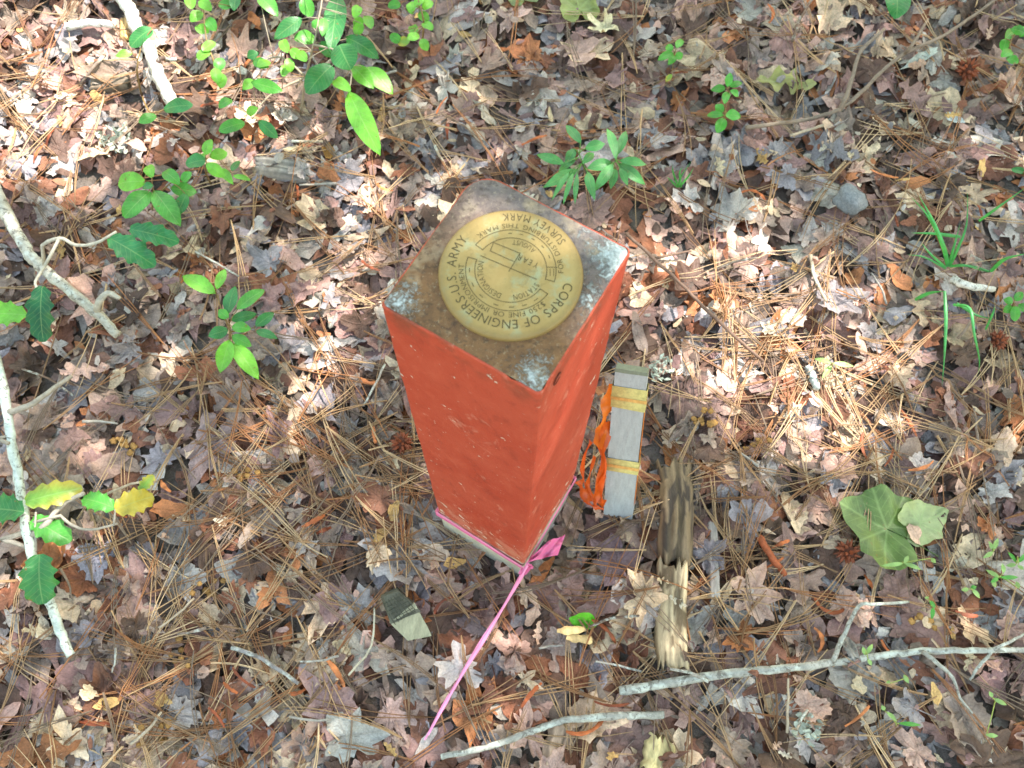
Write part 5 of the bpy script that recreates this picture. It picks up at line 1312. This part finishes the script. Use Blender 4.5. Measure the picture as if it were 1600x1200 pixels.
# ------------------------------------------------------------------ pink flagging tape round the foot of the post
PK = lin(240, 150, 194); PK2 = lin(228, 116, 168)
tape = empty('pink_flagging_tape', P(822, 888, .0)); tag(tape, 'pink flagging tape tied round the foot of the red post with a long tail', 'flagging tape')
cy_, sy_ = math.cos(POST_YAW), math.sin(POST_YAW)
def pc(u, v, z, g=.0016):
    f = POST_S / 2 * (1 + .03 * (POST_H - z) / POST_H) + g; return Vector(((cy_ * u - sy_ * v) * f, (sy_ * u + cy_ * v) * f, z))
def tpart(name, pts, wid, col, tw, per=6, up=None):
    mb = MB(); ribbon(mb, pts, wid, col, tw, per, 0, up); return obj(name, mb.mesh(name, MAT_TAPE, tape.location), tape)
def face_run(z0, z1, u0, v0, u1, v1, n=7, amp=.0008): return [pc(u0 + (u1 - u0) * k / n, v0 + (v1 - v0) * k / n, z0 + (z1 - z0) * k / n + amp * math.sin(k * 2.1)) for k in range(n + 1)]
nL = Vector((sy_, -cy_, 0)); nR = Vector((cy_, sy_, 0)); nB = -nL; nW = -nR
for (za, zb, zc, col, wd) in ((.037, .017, .038, PK, .0085), (.025, .011, .030, PK2, .006)):
    tpart('loop', face_run(za, zb, -1.0, -1.0, 1.0, -1.0), wd, col, None, 3, nL)
    tpart('loop', face_run(zb, zc, 1.0, -1.0, 1.0, 1.0), wd, col, None, 3, nR)
    tpart('loop', face_run(zc, za, 1.0, 1.0, -1.0, 1.0), wd, col, None, 3, nB)
    tpart('loop', face_run(za, za, -1.0, 1.0, -1.0, -1.0), wd, col, None, 3, nW)
k0 = pc(1.02, -1.02, .016, .003)
tpart('knot', [k0 + Vector((-.006, .0, .004)), k0 + Vector((0, -.002, .003)), k0 + Vector((.007, .004, .006)), k0 + Vector((.006, .006, .0))], lambda t: .007, PK2, lambda t: 2 * t, 6)
fl = MB(); FV = []                                       # loose end of the knot, a crumpled flat patch
Q0, Q1, Q2, Q3 = P(824, 880, .024), P(846, 848, .034), P(883, 836, .022), P(872, 866, .014)
for i in range(11):
    for j in range(8):
        t, u = i / 10, j / 7
        q = Q0.lerp(Q3, t).lerp(Q1.lerp(Q2, t), u * min(1, .3 + t * 2.4)); q.z += .0035 * math.sin(u * 8 + t * 5) + .003 * math.sin(t * 11 - u * 4) + (.002 if (i + j) % 3 == 0 else 0)
        FV.append(tuple(q - tape.location))
fl.add(FV, grid_tris(11, 8), PK2); obj('flap', fl.mesh('flap', MAT_TAPE, smooth=False), tape)
te = at(663, 1156, .006)
ts = P(826, 880, .020)
tpart('tail', [ts.lerp(te, t) + Vector((.0010 * math.sin(t * 7), 0, .004 * math.sin(t * 3.14))) for t in (0, .17, .33, .5, .67, .83, 1)], lambda t: (.0064 - .0018 * t) * (.88 + .14 * math.sin(t * 17)), PK, lambda t: .35 + .5 * math.sin(t * 8), 8)
tpart('tail_fold', [ts.lerp(te, t) + Vector((.0008 + .0010 * math.sin(t * 7), .0, .0052 + .004 * math.sin(t * 3.14))) for t in (.02, .17, .33, .5, .67, .83, .97)], lambda t: .0026, lin(250, 160, 205), lambda t: .35 + .5 * math.sin(t * 5), 8)

# ------------------------------------------------------------------ unseen tree added overhead, its crown gaps shaped for the sun patches
SPOTS = [(60, 95, 95, 1), (150, 60, 80, 1), (25, 190, 55, 1), (110, 170, 80, 1), (190, 150, 55, .9), (20, 30, 60, 1), (220, 110, 50, .8), (360, 60, 40, .6), (450, 140, 36, .6), (300, 130, 50, .8), (385, 130, 48, .9), (250, 40, 45, .6), (400, 200, 40, .5), (590, 325, 42, .9), (525, 310, 38, .6), (655, 305, 32, .6), (520, 525, 44, .9), (560, 455, 34, .7),
         (1180, 480, 95, .52), (1090, 430, 75, .5), (1270, 510, 95, .58), (1300, 625, 55, .95), (1400, 480, 70, .45), (1200, 300, 70, .4), (1380, 380, 60, .4), (1130, 380, 50, .5), (1390, 600, 50, .6), (420, 420, 60, .45), (560, 250, 60, .45), (760, 120, 60, .45), (1000, 300, 50, .5), (450, 620, 50, .35), (850, 1000, 50, .35), (600, 850, 40, .35), (1200, 750, 60, .35), (1240, 600, 40, .7), (1010, 470, 30, .5), (1140, 560, 34, .6), (1060, 345, 34, .5), (640, 95, 34, .5), (540, 235, 26, .5), (700, 285, 26, .4), (1330, 560, 40, .5), (560, 640, 26, .3), (1030, 560, 26, .4), (1440, 560, 40, .4), (130, 250, 40, .5), (300, 60, 40, .6)]
SG = []
for (px, py, r, s) in SPOTS:
    g = P(px, py, 0.005); SG.append((g.x, g.y, r / FPX * depth_at(g), s))
SGA = np.array(SG); r_ = random.Random(21); npr = np.random.default_rng(21)
tree = empty('added_shade_tree', (1.95, 1.75, GZ)); tag(tree, 'unseen broadleaf tree added to dapple the sunlight', 'tree')
NC = 26000
gx = npr.uniform(-1.7, 1.7, NC); gy = npr.uniform(-1.35, 1.85, NC); tt = npr.uniform(2.7, 4.3, NC)
keep = np.ones(NC, bool)
for (sx, sy, sr, s) in SG:
    d = np.hypot(gx - sx, gy - sy); keep &= ~((d < sr * 1.35 + .02) & (npr.random(NC) < s * 1.02))  # leaves dropped along the sun rays so light reaches the chosen patches
gx, gy, tt = gx[keep], gy[keep], tt[keep]
C = np.column_stack([gx, gy, np.zeros(len(gx))]) + tt[:, None] * np.array(SUN)[None]
n = len(C); D = npr.normal(size=(n, 3)); D[:, 2] *= .45; D /= np.linalg.norm(D, axis=1)[:, None]
E_ = np.cross(D, npr.normal(size=(n, 3)) * .35 + np.array(SUN)[None]); E_ /= np.linalg.norm(E_, axis=1)[:, None]
L = npr.uniform(.035, .055, n)[:, None]; Wd = L * .34
V = np.stack([C - D * L, C - E_ * Wd, C + D * L, C + E_ * Wd], 1).reshape(-1, 3)
T = np.stack([np.arange(n) * 4 + k for k in (0, 1, 2, 0, 2, 3)], 1).reshape(-1, 3)
crown = MB(); crown.add(V, T, GC['M'], np.tile(np.array([[0, 0], [-1, .5], [0, 1], [1, .5]]), (n, 1)))
obj('crown', crown.mesh('crown', MAT_GREEN, tree.location), tree)
tk = MB(); hub = Vector((1.6, 1.45, 2.2))
V, T = tube(smooth_path([(1.95, 1.75, GZ - .1), (1.92, 1.72, .8), (1.8, 1.62, 1.6), tuple(hub)], 5), [.10 - .003 * i for i in range(16)], 12, .06); tk.add(V, T, lin(110, 98, 86))
obj('trunk', tk.mesh('trunk', MAT_PLAINBARK, tree.location), tree)
for k in range(9):
    for tr_ in range(40):
        a = r_.randrange(len(C)); e = Vector(C[a]); q = [hub.lerp(e, t) for t in np.linspace(0, 1, 9)]
        ok = all(min(math.hypot(p.x - SUN.x / SUN.z * p.z - s[0], p.y - SUN.y / SUN.z * p.z - s[1]) - s[2] for s in SG) > .03 for p in q)
        if ok: break
    lb = MB(); V, T = tube(smooth_path([hub, hub.lerp(e, .5) + Vector((0, 0, .12)), e], 5, .01, k), [.032 - .0026 * i for i in range(11)], 7, .05); lb.add(V, T, lin(110, 98, 86))
    obj('limb', lb.mesh('limb', MAT_PLAINBARK, tree.location), tree)
